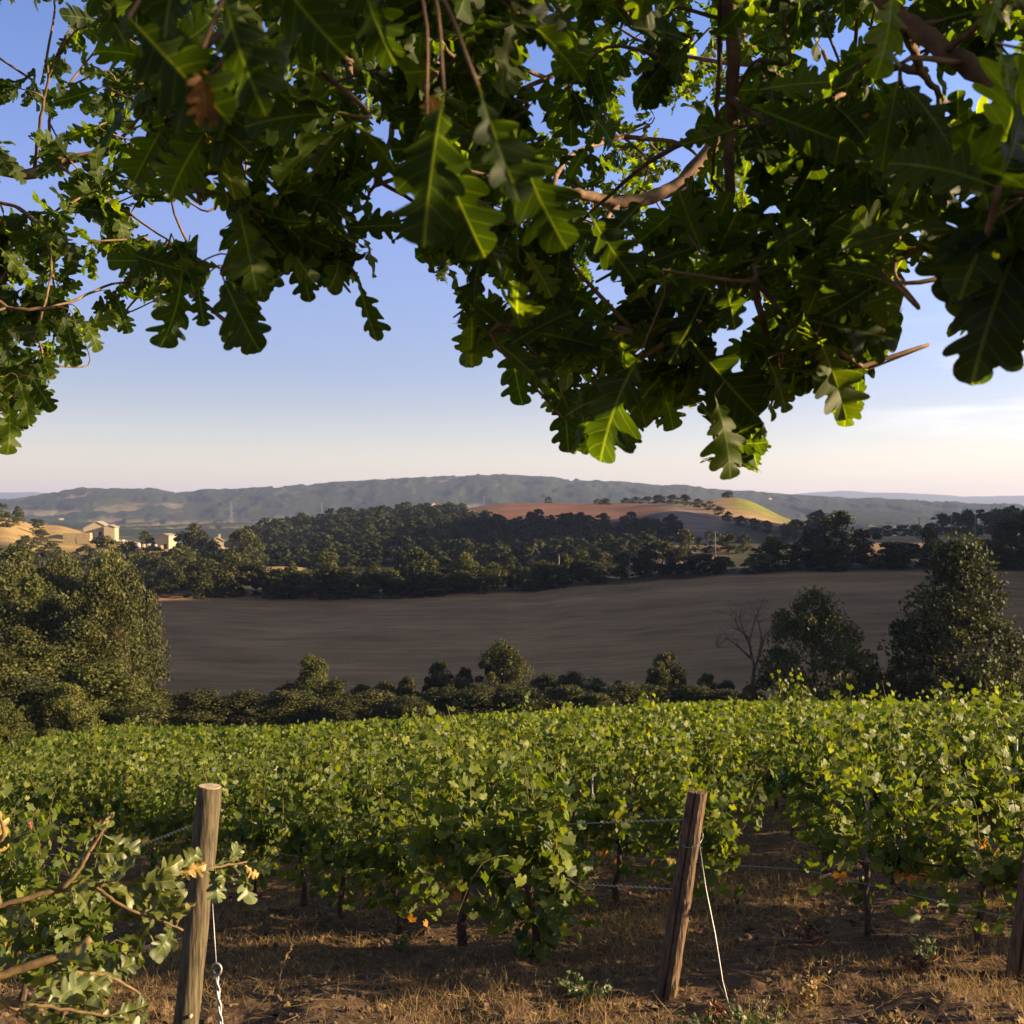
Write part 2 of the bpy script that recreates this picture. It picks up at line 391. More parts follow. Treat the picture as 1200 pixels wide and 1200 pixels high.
for c in _cx:
    p = PROF[c]; ys = np.log([a for a, b in p]); zs = np.array([b for a, b in p], float)
    z = np.interp(_LR, ys, zs)
    k = np.ones(7) / 7
    z = np.convolve(np.pad(z, 3, 'edge'), k, 'valid')
    _tab.append(z)
_tab = np.array(_tab)
_ridge = np.array([(-900, -60), (48, -60), (56, -4), (65, -6), (70, -27), (92, -27), (98, -14), (105, 6), (228, 6), (254, -2), (268, -16), (285, -29), (300, -40), (315, -60), (405, -60), (413, 4), (545, 4), (570, -8), (595, -60), (3000, -60)], float)
TAN_EL = math.tan(R(SUN_EL)) / math.cos(R(SUN_AZ - 90)); DRIFT = math.tan(R(SUN_AZ - 90))

def hz(X, Y):
    X = np.asarray(X, float); Y = np.asarray(Y, float)
    # hillside under the camera and the near vines
    Yc = np.clip(Y, -14, 60)
    plane = -2.05 - 0.165 * Yc + 0.06 * np.clip(X, -60, 40) + 0.36 * np.exp(-(np.clip(Y, 0, None) / 3.0) ** 2)
    Ys = np.maximum(Y, 6.0)
    cx = np.clip(600 + 1200 * X / Ys, _cx[0], _cx[-1])
    i = np.clip(np.searchsorted(_cx, cx) - 1, 0, len(_cx) - 2)
    f = (cx - _cx[i]) / (_cx[i + 1] - _cx[i]); f = f * f * (3 - 2 * f)
    g = np.clip((np.log(np.clip(Y, 20, 2000)) - _LR[0]) / (_LR[-1] - _LR[0]) * (len(_LR) - 1), 0, len(_LR) - 1.001)
    j = g.astype(int); h = g - j
    z = (_tab[i, j] * (1 - h) + _tab[i, j + 1] * h) * (1 - f) + (_tab[i + 1, j] * (1 - h) + _tab[i + 1, j + 1] * h) * f
    w = sstep(15, 30, Y)
    z = plane * (1 - w) + z * w
    # wooded ridge to the west (right of the frame): its shadow covers the valley field
    p0 = np.interp(Y + DRIFT * X, _ridge[:, 0], _ridge[:, 1])
    x0, x1 = 0.545 * np.abs(Y) + 12, 0.545 * np.abs(Y) + 12 + 60 + 0.05 * np.abs(Y)
    top = p0 + TAN_EL * np.minimum(X, x1 + 30)
    up = np.maximum(top - z, 0) * sstep(x0, x1, X) * (1 - sstep(x1 + 120, x1 + 420, X))
    return z + up

def ground_detail(X, Y):
    r = np.hypot(X, Y)
    near = np.exp(-(r / 22.0) ** 2)
    d = (fbm(X * 1.6, Y * 1.6, 3, 5) - 0.5) * 0.22 * near + (fbm(X * 7, Y * 7, 9, 3) - 0.5) * 0.07 * np.exp(-(r / 12) ** 2)
    d = d + (fbm(X / 30, Y / 30, 21, 4) - 0.5) * 1.6 * sstep(60, 160, r)
    return d

def gz(x, y):
    return float(hz(x, y) + ground_detail(np.array(x, float), np.array(y, float)))

# land colours
C = {k: np.array(v) for k, v in dict(
    soil=(0.135, 0.085, 0.052), scrub=(0.065, 0.062, 0.028), plough=(0.285, 0.165, 0.070), red=(0.165, 0.082, 0.052), gold=(0.33, 0.225, 0.09),
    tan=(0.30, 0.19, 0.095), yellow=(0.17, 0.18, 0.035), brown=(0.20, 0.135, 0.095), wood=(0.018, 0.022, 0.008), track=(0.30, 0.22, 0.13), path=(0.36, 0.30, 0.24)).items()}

def land_colour(X, Y):
    n1 = fbm(X / 14, Y / 14, 5, 4) - 0.5
    n2 = fbm(X / 60, Y / 60, 8, 4) - 0.5
    cx = 600 + 1200 * X / np.maximum(Y, 6)
    col_ = np.broadcast_to(C['scrub'], X.shape + (3,)).copy()
    def put(mask, c):
        m = np.clip(mask, 0, 1)[..., None]
        col_[...] = col_ * (1 - m) + C[c] * m
    yy = Y + n1 * 14
    put((1 - sstep(72, 82, Y)), 'soil')
    put(sstep(104, 110, yy) * (1 - sstep(266, 272, Y + n1 * 4)) * sstep(120, 140, cx + n1 * 40), 'plough')
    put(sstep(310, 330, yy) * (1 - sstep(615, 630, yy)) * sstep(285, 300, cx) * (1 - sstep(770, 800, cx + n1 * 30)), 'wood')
    put(sstep(545, 560, yy) * (1 - sstep(800, 830, yy)) * sstep(545, 590, cx + 40 * sstep(620, 740, Y)) * (1 - sstep(760, 800, cx + n1 * 30)), 'red')
    put(sstep(300, 330, yy) * (1 - sstep(690, 720, yy)) * sstep(735, 770, cx - 0.12 * (Y - 400)) * (1 - sstep(835, 860, cx)), 'brown')
    put(sstep(520, 560, yy) * (1 - sstep(800, 830, yy)) * sstep(830, 850, cx + n1 * 20) * (1 - sstep(950, 975, cx)), 'tan')
    put(sstep(570, 650, yy + n2 * 60) * (1 - sstep(800, 830, yy)) * sstep(842, 872, cx + n1 * 20) * (1 - sstep(930, 960, cx)), 'yellow')
    put(sstep(315, 325, yy) * (1 - sstep(495, 510, yy)) * sstep(1005, 1020, cx) * (1 - sstep(1300, 1330, cx)), 'tan')
    put(0.55 * sstep(372, 380, yy) * (1 - sstep(405, 415, yy)) * sstep(1120, 1150, cx) * (1 - sstep(1200, 1230, cx)), 'brown')
    put(sstep(335, 355, yy) * (1 - sstep(520, 540, yy)) * (1 - sstep(205, 225, cx)), 'gold')
    put(sstep(300, 306, Y) * (1 - sstep(336, 342, Y)) * sstep(245, 262, cx) * (1 - sstep(352, 360, cx)), 'gold')
    put(sstep(30, 40, Y) * (1 - sstep(52, 60, yy)) * (1 - sstep(95, 125, cx + n1 * 30)), 'track')
    put(sstep(585, 600, Y) * (1 - sstep(650, 670, Y)) * sstep(470, 490, cx) * (1 - sstep(548, 560, cx)), 'gold')
    put((1 - sstep(-14, -6, X - (-0.5 * Y))) * 0, 'gold')
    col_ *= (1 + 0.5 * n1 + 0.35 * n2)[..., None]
    return np.clip(col_, 0.004, 0.9)

def grid_mesh(name, az, rr, zfun, cfun, mat, wrap=False):
    A, Rr = np.meshgrid(az, rr)
    X, Y = Rr * np.sin(A), Rr * np.cos(A)
    Z = zfun(X, Y)
    V = np.stack([X, Y, Z], -1).reshape(-1, 3)
    nr, na = X.shape
    i = np.arange(nr - 1)[:, None] * na
    j = np.arange(na if wrap else na - 1)[None]; k = (j + 1) % na
    q = np.stack([i + j, i + k, i + na + k, i + na + j], -1).reshape(-1, 4)
    mb = MB(); tr = None
    if wrap:
        V = np.vstack([V, (0, 0, float(zfun(np.array(0.0), np.array(0.0))))])
        tr = [(nr * na, (b + 1) % na, b) for b in range(na)]
    mb.add(V, q, tr)
    me = mb.mesh(name, mat, True)
    cc = cfun(X, Y).reshape(-1, 3)
    if wrap: cc = np.vstack([cc, cc[:1]])
    at = me.color_attributes.new('land', 'FLOAT_COLOR', 'POINT')
    at.data.foreach_set('color', np.hstack([cc, np.ones((len(cc), 1))]).astype(np.float32).ravel())
    return link(name, me)

def land_mat(name, scales, bump, bdist, contrast):
    m, nt, N, L, out = new_mat(name)
    at = N.new('ShaderNodeAttribute'); at.attribute_name = 'land'
    ge = N.new('ShaderNodeNewGeometry')
    mp = N.new('ShaderNodeMapping'); mp.inputs['Scale'].default_value = (0.16, 1.0, 1.0); mp.inputs['Rotation'].default_value = (0, 0, 0.10)
    L.new(ge.outputs['Position'], mp.inputs['Vector'])
    acc = None
    for s, st in scales:
        no = N.new('ShaderNodeTexNoise'); no.inputs['Scale'].default_value = s; no.inputs['Detail'].default_value = 8; no.inputs['Roughness'].default_value = 0.62
        L.new((mp.outputs[0] if st else ge.outputs['Position']), no.inputs['Vector'])
        mr = N.new('ShaderNodeMapRange'); mr.inputs['From Min'].default_value = 0.3; mr.inputs['From Max'].default_value = 0.7
        mr.inputs['To Min'].default_value = 1 - contrast * (0.72 if st else (1 if s > 1 else 0.5)); mr.inputs['To Max'].default_value = 1 + contrast * (0.72 if st else (1 if s > 1 else 0.5))
        L.new(no.outputs['Fac'], mr.inputs['Value'])
        if acc is None: acc = mr.outputs['Result']
        else:
            mu = N.new('ShaderNodeMath'); mu.operation = 'MULTIPLY'; L.new(acc, mu.inputs[0]); L.new(mr.outputs['Result'], mu.inputs[1]); acc = mu.outputs[0]
    vm = N.new('ShaderNodeVectorMath'); vm.operation = 'SCALE'
    L.new(at.outputs['Color'], vm.inputs[0]); L.new(acc, vm.inputs['Scale'])
    b = N.new('ShaderNodeBsdfPrincipled'); b.inputs['Roughness'].default_value = 0.95; b.inputs['Specular IOR Level'].default_value = 0.1
    L.new(vm.outputs['Vector'], b.inputs['Base Color'])
    bp = N.new('ShaderNodeBump'); bp.inputs['Strength'].default_value = bump; bp.inputs['Distance'].default_value = bdist
    L.new(acc, bp.inputs['Height']); L.new(bp.outputs[0], b.inputs['Normal'])
    L.new(b.outputs[0], out.inputs['Surface'])
    return m

M_land = land_mat('land', [(0.07, True), (0.5, True), (0.13, False), (9.0, False)], 0.6, 0.10, 0.34)
M_far = land_mat('far_land', [(0.012, False), (0.05, False)], 0.5, 10.0, 0.42)

az_in = np.radians(np.arange(-31, 31.01, 0.16))
az_out = np.radians(np.concatenate([np.arange(32, 62, 1.0), np.arange(62, 180, 6.0), np.arange(-180, -62, 6.0), np.arange(-62, -31.5, 1.0)]))
az_all = np.sort(np.concatenate([az_in, az_out]))
r_near = np.exp(np.arange(math.log(0.8), math.log(1150), 0.0125))
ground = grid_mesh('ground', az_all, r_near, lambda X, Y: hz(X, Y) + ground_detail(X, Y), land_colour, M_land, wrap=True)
tag(ground, kind='structure')

# distant hills -------------------------------------------------------------
RID = np.array([(-600, 590), (-200, 584), (20, 588), (60, 580), (90, 574), (150, 575), (180, 576), (205, 581), (240, 578), (330, 573), (400, 567), (480, 562), (560, 560), (640, 563), (720, 567), (800, 572),
                (860, 577), (930, 582), (1000, 586), (1060, 589), (1120, 592), (1300, 597), (1800, 600)], float)

def far_z(X, Y):
    cx = 600 + 1200 * X / np.maximum(Y, 6)
    d = np.maximum(Y, 1)
    top = (600 - np.interp(cx, RID[:, 0], RID[:, 1])) * 3000 / 1200
    base = -29 + 4 * sstep(1600, 2300, d)
    spur = fbm(cx / 60, d / 900, 31, 4) - 0.5
    s = sstep(2050 + 500 * spur, 3000, d)
    z = base + (top - base) * s * (1 - 0.8 * sstep(3100, 4200, d))
    z = z + 50 * spur * s * (1 - s) * 2.6 + 15 * (fbm(cx / 22, d / 700, 35, 3) - 0.5) * s * (1 - 0.75 * sstep(2750, 3000, d))
    wood = sstep(0.48, 0.54, fbm(X / 95, Y / 150, 44, 4))
    z = z + wood * (5 + 5 * fbm(X / 14, Y / 14, 50, 3)) * sstep(1250, 1400, d) + (fbm(X / 25, Y / 25, 61, 3) - 0.5) * 7 * sstep(2300, 2900, d)
    z = z + (fbm(X / 400, Y / 400, 77, 3) - 0.5) * 14 * sstep(1100, 1500, d)
    return z - 1.5 * (1 - sstep(1060, 1180, d))

def far_c(X, Y):
    cx = 600 + 1200 * X / np.maximum(Y, 6)
    d = Y
    f = fbm(X / 95, Y / 150, 44, 4)
    wood = sstep(0.48, 0.54, f)
    s = sstep(2000, 2400, d)
    left = 1 - sstep(170, 260, cx)
    wd = np.clip(wood + s * np.where(left > 0.5, sstep(0.36, 0.42, f) * 0.9, 0.97 * sstep(0.16, 0.24, f)), 0, 1)
    k = fbm(X / 120, Y / 200, 90, 3)[..., None]
    k2 = fbm(X / 50, Y / 90, 91, 2)[..., None]
    fld = np.array((0.20, 0.122, 0.078)) * k + np.array((0.13, 0.13, 0.05)) * (1 - k)
    fld = fld * (0.6 + 0.8 * k2)
    c = fld * (1 - wd[..., None]) + np.array((0.022, 0.030, 0.012)) * wd[..., None]
    return np.clip(c, 0.01, 0.9)

hills = grid_mesh('distant_hills', np.radians(np.arange(-34, 34.01, 0.085)), np.concatenate([np.exp(np.arange(math.log(1060), math.log(3150), 0.0065)), np.array([3300, 3600, 4200])]), far_z, far_c, M_far)
tag(hills, kind='structure')
PALE = np.array([(-300, 585), (0, 577), (40, 576), (75, 580), (130, 590), (300, 600), (850, 600), (900, 584), (940, 578), (985, 575), (1060, 577), (1130, 582), (1200, 581), (1350, 580), (1600, 590)], float)

def pale_z(X, Y):
    cx = 600 + 1200 * X / Y
    top = (600 - np.interp(cx, PALE[:, 0], PALE[:, 1])) * 8600 / 1200
    return -30 + (top + 30 + (fbm(cx / 30, Y / 900, 12, 4) - 0.5) * 16) * sstep(6200, 8600, Y) * (1 - 0.7 * sstep(8700, 9600, Y))

pale = grid_mesh('distant_mountains', np.radians(np.arange(-34, 34.01, 0.2)), np.array([4100, 6000, 6500, 7000, 7500, 8000, 8300, 8600, 8800, 9300, 9800.]), pale_z,
                 lambda X, Y: np.broadcast_to(np.array((0.07, 0.08, 0.06)), X.shape + (3,)), M_far)
tag(pale, kind='structure')

# haze ------------------------------------------------------------------------
mb = MB(); mb.box((0, 3500, 80), (16000, 15000, 420))
mh, nt, N, L, out = new_mat('haze_air')
pv = N.new('ShaderNodeVolumePrincipled')
pv.inputs['Color'].default_value = (0.50, 0.61, 0.97, 1)
pv.inputs['Density'].default_value = 0.00011
pv.inputs['Anisotropy'].default_value = 0.15
L.new(pv.outputs['Volume'], out.inputs['Volume'])
haze = mb.build('haze', mh)
tag(haze, kind='stuff')
#@@PART2
# ------------------------------------------------------------------ trees and shrubs
def crown_mb(seed, nclump, nleaf, leaf, shape):
    """Unit crown: z from 0 (ground) to 1, about 1 wide; leaf-sized quads gathered in clumps through the crown."""
    g = np.random.default_rng(seed)
    mb = MB()
    if shape == 'tree': zlo, zhi, prof = 0.09, 0.97, lambda t: np.sqrt(np.clip(1 - (2 * t - 0.92) ** 2, 0.03, 1)) * (1 - 0.25 * t)
    elif shape == 'tall': zlo, zhi, prof = 0.08, 0.98, lambda t: np.clip(np.sin(math.pi * np.clip(0.16 + 0.80 * t, 0, 1)) ** 0.7, 0.1, 1)
    elif shape == 'cone': zlo, zhi, prof = 0.06, 0.98, lambda t: np.clip(1.08 - 0.95 * t ** 1.3, 0.08, 1) * np.clip(0.6 + 4 * t, 0, 1)
    else: zlo, zhi, prof = 0.0, 0.95, lambda t: np.sqrt(np.clip(1 - 0.9 * t ** 2, 0.05, 1))
    t = g.uniform(0, 1, nclump); a = g.uniform(0, 2 * math.pi, nclump)
    rr = np.where(g.uniform(0, 1, nclump) < 0.72, g.uniform(0.72, 1.0, nclump), g.uniform(0.1, 0.7, nclump))
    lump = 0.82 + 0.36 * g.uniform(0, 1, nclump)
    rad = 0.5 * prof(t) * rr * lump
    cs = 0.05 + 0.125 * g.uniform(0, 1, nclump) ** 1.6
    rad = np.maximum(rad - cs * 0.5, 0)
    cen = np.stack([rad * np.cos(a), rad * np.sin(a), zlo + (zhi - zlo) * t - cs * 0.4], 1)
    ctone = g.uniform(0.2, 0.8, nclump)
    idx = np.repeat(np.arange(nclump), nleaf); n = len(idx)
    d = g.normal(size=(n, 3)); d /= np.linalg.norm(d, axis=1)[:, None]
    d[:, 2] = np.where(d[:, 2] < -0.65, -d[:, 2] * 0.6, d[:, 2])
    pos = cen[idx] + d * (cs[idx] * np.cbrt(g.uniform(0.12, 1.35, n)))[:, None] * np.array((1.1, 1.1, 0.95))
    pos[:, 2] = np.maximum(pos[:, 2], 0.0)
    nr = d + 0.75 * g.normal(size=(n, 3)); ax = g.normal(size=(n, 3)); ax[:, 2] -= 0.3
    s = leaf * g.uniform(0.6, 1.35, n)
    M = frames(ax, nr) * s[:, None, None]
    tv = np.array([(-0.5, 0, 0.0), (0, -0.7, 0.12), (0.5, 0.05, 0), (0, 0.75, 0.1)])
    mb.scatter(tv, [(0, 1, 2, 3)], None, M, pos, np.clip(ctone[idx] + g.normal(0, 0.14, n), 0, 1))
    return mb

def trunk_mb(seed, shape):
    g = np.random.default_rng(seed); mb = MB()
    top = 0.72 if shape != 'bush' else 0.5
    p = [(g.normal(0, 0.008 * i), g.normal(0, 0.008 * i), z) for i, z in enumerate(np.linspace(-0.03, top, 6))]
    w = 0.030 if shape != 'bush' else 0.014
    mb.tube(p, np.linspace(w, 0.008, 6), 7, wob=0.1)
    for k in range(7):
        i = int(g.integers(1, 5)); a = g.uniform(0, 2 * math.pi); b = np.array(p[i])
        L_ = g.uniform(0.12, 0.24)
        q = [b, b + np.array((math.cos(a) * L_ * 0.5, math.sin(a) * L_ * 0.5, L_ * 0.35)), b + np.array((math.cos(a) * L_, math.sin(a) * L_, L_ * 0.6))]
        mb.tube(q, [0.012, 0.008, 0.003], 5)
    return mb

SHAPES = {}
def variant(shape, lod, k, mat):
    key = (shape, lod, k, mat.name)
    if key not in SHAPES:
        nc, nl, lf = {'hi': (80, 270, 0.0165), 'mid': (48, 120, 0.032), 'lo': (32, 58, 0.052)}[lod]
        if shape == 'bush': lf *= 1.25
        sd = abs(hash((shape, lod, k))) % 1000 if False else {'tree': 1, 'tall': 2, 'cone': 3, 'bush': 4}[shape] * 100 + {'hi': 1, 'mid': 2, 'lo': 3}[lod] * 10 + k
        SHAPES[key] = (crown_mb(sd, nc, nl, lf, shape).mesh('crown', mat), trunk_mb(sd + 5, shape).mesh('trunk', M_tbark))
    return SHAPES[key]

def tree(x, ytop, Y, wpx, shape, mat, label, group, name='tree', cat='tree', k=None, base=None, sink=0.0):
    X = (x - 600) * Y / 1200.0
    zb = gz(X, Y) if base is None else base
    zt = (600 - ytop) * Y / 1200.0
    w = wpx * Y / 1200.0; h = max(zt - zb, 0.6 * w if shape != 'bush' else 0.5 * w)
    lod = 'hi' if Y < 135 else ('mid' if Y < 320 else 'lo')
    if k is None: k = random.randrange(4)
    cm, tm = variant(shape, lod, k, mat)
    root = empty(name, (X, Y, zb - sink), random.uniform(0, 6.28))
    root.scale = (w, w, h)
    link('trunk', tm, root); link('crown', cm, root)
    tag(root, label, cat, group)
    return root

D, O, G_, B_ = M_tree_dark, M_tree, M_tree_gold, M_tree_brown
# hedge and trees along the near edge of the ploughed field
gh = 'hedge shrubs between the vineyard and the ploughed field'
for x, y, Y, w, m in [(165, 826, 92, 60, D), (205, 822, 93, 55, D), (245, 820, 96, 60, D), (285, 812, 95, 55, D), (335, 800, 96, 60, D), (395, 796, 93, 55, D), (425, 802, 95, 55, O), (452, 797, 98, 50, O),
                      (478, 792, 97, 42, O), (548, 800, 92, 60, D), (640, 790, 95, 65, D), (668, 786, 98, 58, O), (698, 795, 94, 60, O), (728, 798, 97, 52, O), (630, 812, 88, 70, D), (700, 812, 87, 80, D), (480, 815, 88, 90, D), (400, 818, 88, 80, D), (850, 798, 94, 46, D), (880, 802, 75, 48, D),
                      (1020, 778, 78, 60, D), (1060, 768, 79, 70, D), (1000, 795, 75, 70, D), (1180, 765, 78, 80, D), (1090, 790, 74, 90, D), (1150, 790, 74, 90, D), (940, 795, 75, 80, D)]:
    tree(x, y, Y, w, 'bush', O if random.random() < 0.6 else m, 'dark bushy shrub merging into the long hedge behind the vineyard', gh, 'shrub', 'shrub')
for x, y, Y, w in [(180, 832, 89, 90), (235, 828, 90, 90), (290, 822, 91, 90), (345, 812, 91, 90), (440, 812, 90, 90), (520, 806, 90, 90), (560, 808, 89, 90), (610, 806, 89, 90), (665, 806, 89, 90), (735, 806, 90, 90), (765, 808, 90, 80), (815, 806, 89, 80), (850, 808, 88, 70)]:
    tree(x, y, Y, w * 1.15, 'bush', D, 'dark bushy shrub merging into the long hedge behind the vineyard', gh, 'shrub', 'shrub')
tree(368, 768, 95, 58, 'bush', G_, 'bright olive green shrub poking above the hedge left of the centre', None, 'shrub', 'shrub')
tree(514, 774, 95, 52, 'bush', O, 'rounded green shrub just left of the large hedge tree', None, 'shrub', 'shrub')
tree(545, 782, 94, 40, 'bush', B_, 'brownish dry shrub beside the large lit hedge tree', None, 'shrub', 'shrub')
tree(588, 750, 93, 88, 'tree', O, 'broad sunlit tree rising from the middle of the field hedge', None, k=1)
tree(780, 764, 93, 66, 'bush', D, 'small round dark tree standing alone near the middle of the hedge', None)
tree(828, 789, 94, 44, 'bush', G_, 'low yellowish green shrub left of the bare dead tree', None, 'shrub', 'shrub')
tree(955, 693, 77, 150, 'tree', O, 'dense egg shaped round tree right of the bare dead tree', None, k=2)
tree(1122, 634, 76, 205, 'cone', O, 'tallest tree at right, tiered and tapering, in front of the ploughed field', None, k=0)
# bare dead tree
Y = 78; X = (884 - 600) * Y / 1200; zb = gz(X, Y)
dt = empty('dead_tree', (X, Y, zb)); tag(dt, 'bare dead tree with forked leafless branches beside the round tree', 'dead tree')
def wp(x, y): return np.array(((x - 884) * Y / 1200, 0, (600 - y) * Y / 1200 - zb))
mb = MB(); mb.tube([(0, 0, -0.2), wp(882, 800), wp(884, 780), wp(880, 766)], [0.17, 0.15, 0.13, 0.11], 8, wob=0.12); mb.build('trunk', M_dead, dt, True)
gg = np.random.default_rng(5)
for pts in [[(880, 768), (876, 752), (880, 735), (884, 722), (893, 705), (896, 698)], [(881, 772), (866, 758), (852, 748), (838, 757)], [(880, 760), (872, 742), (868, 726), (872, 712)], [(884, 778), (892, 760), (896, 745), (908, 732), (918, 724)],
            [(878, 748), (866, 738), (862, 728), (858, 722)], [(888, 768), (893, 750), (890, 730), (888, 715)]]:
    mb = MB(); P = np.array([wp(*p) for p in pts]); P[:, 1] += np.cumsum(gg.normal(0, 0.25, len(P)))
    mb.tube(P, np.linspace(0.085, 0.018, len(P)), 6, wob=0.1)
    for q in range(13):
        i = gg.integers(1, len(P)); e = P[i] + np.array((gg.normal(0, 0.7), gg.normal(0, 0.6), abs(gg.normal(0.3, 0.6))))
        mid = (P[i] + e) / 2 + gg.normal(0, 0.12, 3)
        mb.tube([P[i], mid, e], [0.022, 0.015, 0.007], 4)
    mb.build('branch', M_dead, dt, True)
# far edge of the ploughed field
gf = 'trees along the far edge of the ploughed field'
for x, y, Y, w, s, m in [(185, 655, 262, 55, 'tree', D), (160, 650, 275, 60, 'tree', D), (212, 640, 272, 60, 'tree', D), (265, 645, 270, 55, 'tree', O), (300, 655, 262, 50, 'bush', O), (240, 660, 258, 55, 'bush', D), (325, 668, 256, 40, 'bush', D),
                         (342, 664, 260, 40, 'tree', D), (362, 666, 262, 36, 'tree', D), (381, 655, 268, 46, 'tree', D), (414, 661, 270, 42, 'tree', D), (440, 660, 268, 40, 'tree', O), (466, 664, 270, 34, 'bush', D), (520, 655, 276, 36, 'tree', D), (560, 668, 272, 44, 'bush', O),
                         (578, 660, 277, 34, 'tree', O), (601, 656, 280, 34, 'tree', O), (620, 662, 278, 32, 'bush', G_), (660, 650, 282, 40, 'bush', D), (681, 648, 284, 32, 'tree', O), (706, 652, 282, 38, 'tree', D), (732, 645, 285, 46, 'tree', D), (757, 641, 284, 40, 'tree', O),
                         (776, 637, 282, 46, 'tree', D), (800, 642, 280, 42, 'tree', D), (824, 650, 276, 44, 'bush', O), (846, 649, 275, 40, 'bush', O), (932, 650, 274, 46, 'bush', D), (952, 624, 279, 50, 'tree', D), (1012, 646, 276, 50, 'bush', D), (1045, 640, 276, 50, 'bush', D), (1060, 640, 273, 50, 'bush', D),
                         (1100, 646, 274, 54, 'bush', D), (1135, 650, 273, 60, 'bush', D), (1162, 648, 275, 54, 'bush', D), (1205, 598, 285, 66, 'tree', D), (968, 650, 272, 50, 'bush', D), (890, 655, 272, 44, 'bush', O), (540, 676, 268, 50, 'bush', D), (500, 680, 266, 50, 'bush', D), (400, 690, 262, 60, 'bush', D), (350, 690, 257, 60, 'bush', D), (450, 688, 264, 60, 'bush', D), (640, 674, 270, 60, 'bush', D), (690, 668, 274, 60, 'bush', D)]:
    tree(x, y + (random.uniform(-12, 2) if s == 'tree' else random.uniform(-6, 5)), Y, w * random.uniform(0.9, 1.25), s, (O if random.random() < 0.6 else (G_ if random.random() < 0.25 else m)), 'dark tree in the continuous line along the far edge of the ploughed field', gf)
tree(490, 641, 272, 58, 'tree', O, 'tall olive tree with a sunlit right side above the line behind the field', None)
tree(545, 648, 274, 50, 'tree', G_, 'bright green tree beside the tall olive one behind the field', None)
tree(636, 656, 278, 26, 'bush', B_, 'small brownish dome shaped tree in the row behind the field', None)
tree(905, 628, 276, 62, 'tree', O, 'rounded bush like tree just below the yellow hill', None, k=1)
tree(986, 598, 278, 92, 'tree', D, 'big dark oak standing high at the right of the field edge', None, k=2)
tree(1086, 618, 276, 44, 'tree', O, 'tree with a small rounded top against the tan field behind the tall tiered tree', None)
tree(1185, 604, 280, 66, 'tree', D, 'tall dark tree at the right edge behind the ploughed field', None)
# row climbing the foot of the yellow hill
gy = 'trees in the row climbing beside the yellow hill'
for x, y, Y, w in [(788, 585, 655, 20), (803, 585, 640, 22), (818, 589, 620, 18), (831, 596, 600, 18), (842, 603, 575, 18), (853, 610, 545, 20), (868, 616, 515, 22), (883, 622, 490, 24), (898, 622, 470, 26)]:
    tree(x, y, Y, w, 'tree', D, 'dark tree in the diagonal row climbing the left flank of the yellow hill', gy)
gm = 'trees scattered around the brown slope'
for x, y, Y, w in [(802, 620, 350, 40), (832, 622, 360, 44), (855, 624, 352, 36), (872, 626, 345, 30), (932, 618, 430, 40), (948, 612, 445, 34), (918, 622, 420, 30)]:
    tree(x, y, Y, w, 'tree', D, 'dark tree among those below the yellow hill and the brown slope', gm)
tree(960, 597, 500, 34, 'tree', D, 'dark rounded tree right of the foot of the yellow hill', None)
for x, y, Y, w in [(478, 588, 622, 22), (492, 590, 624, 16), (502, 592, 615, 16), (541, 589, 622, 18)]:
    tree(x, y, Y, w, 'tree', O, 'small tree in the clump around the hilltop house above the wood', 'trees around the hilltop house')
tree(526, 587, 618, 20, 'tree', G_, 'sunlit olive tree right beside the hilltop house', None)
tree(643, 582, 742, 10, 'bush', D, 'tiny lone bush on the crest of the red ploughed field', None)
tree(710, 590, 690, 16, 'bush', D, 'lone round bush out on the red ploughed field', None)
for x, y, Y, w in [(701, 585, 748, 12), (733, 585, 746, 14), (745, 586, 740, 16), (760, 583, 735, 18), (772, 581, 720, 22)]:
    tree(x, y, Y, w, 'bush', D, 'small bush in the row along the crest behind the red field', 'bushes on the red field crest')
tree(853, 577, 702, 16, 'bush', D, 'flat dark bush on the very top of the yellow hill', None)
gr = 'trees in the dark wood line behind the tan field'
for x, y, Y, w, s in [(1104, 602, 505, 34, 'tree'), (1120, 600, 512, 36, 'tree'), (1134, 597, 516, 34, 'tree'), (1150, 596, 512, 40, 'tree'), (1168, 596, 515, 38, 'tree'), (1186, 592, 512, 40, 'tree'), (1206, 593, 510, 44, 'tree'), (1175, 602, 490, 46, 'tree'), (1228, 590, 505, 44, 'tree'),
                      (1040, 618, 515, 26, 'bush'), (1058, 615, 520, 28, 'bush'), (1075, 618, 510, 26, 'bush'), (1090, 612, 508, 28, 'bush'), (1025, 622, 500, 22, 'bush')]:
    tree(x, y, Y, w, s, D, 'dark tree in the wood line behind the tan stubble field', gr)
tree(1139, 607, 470, 14, 'tree', O, 'small lollipop shaped tree at the back of the tan field', None)
tree(1115, 622, 455, 12, 'bush', G_, 'tiny yellow green bush at the back edge of the tan field', None)
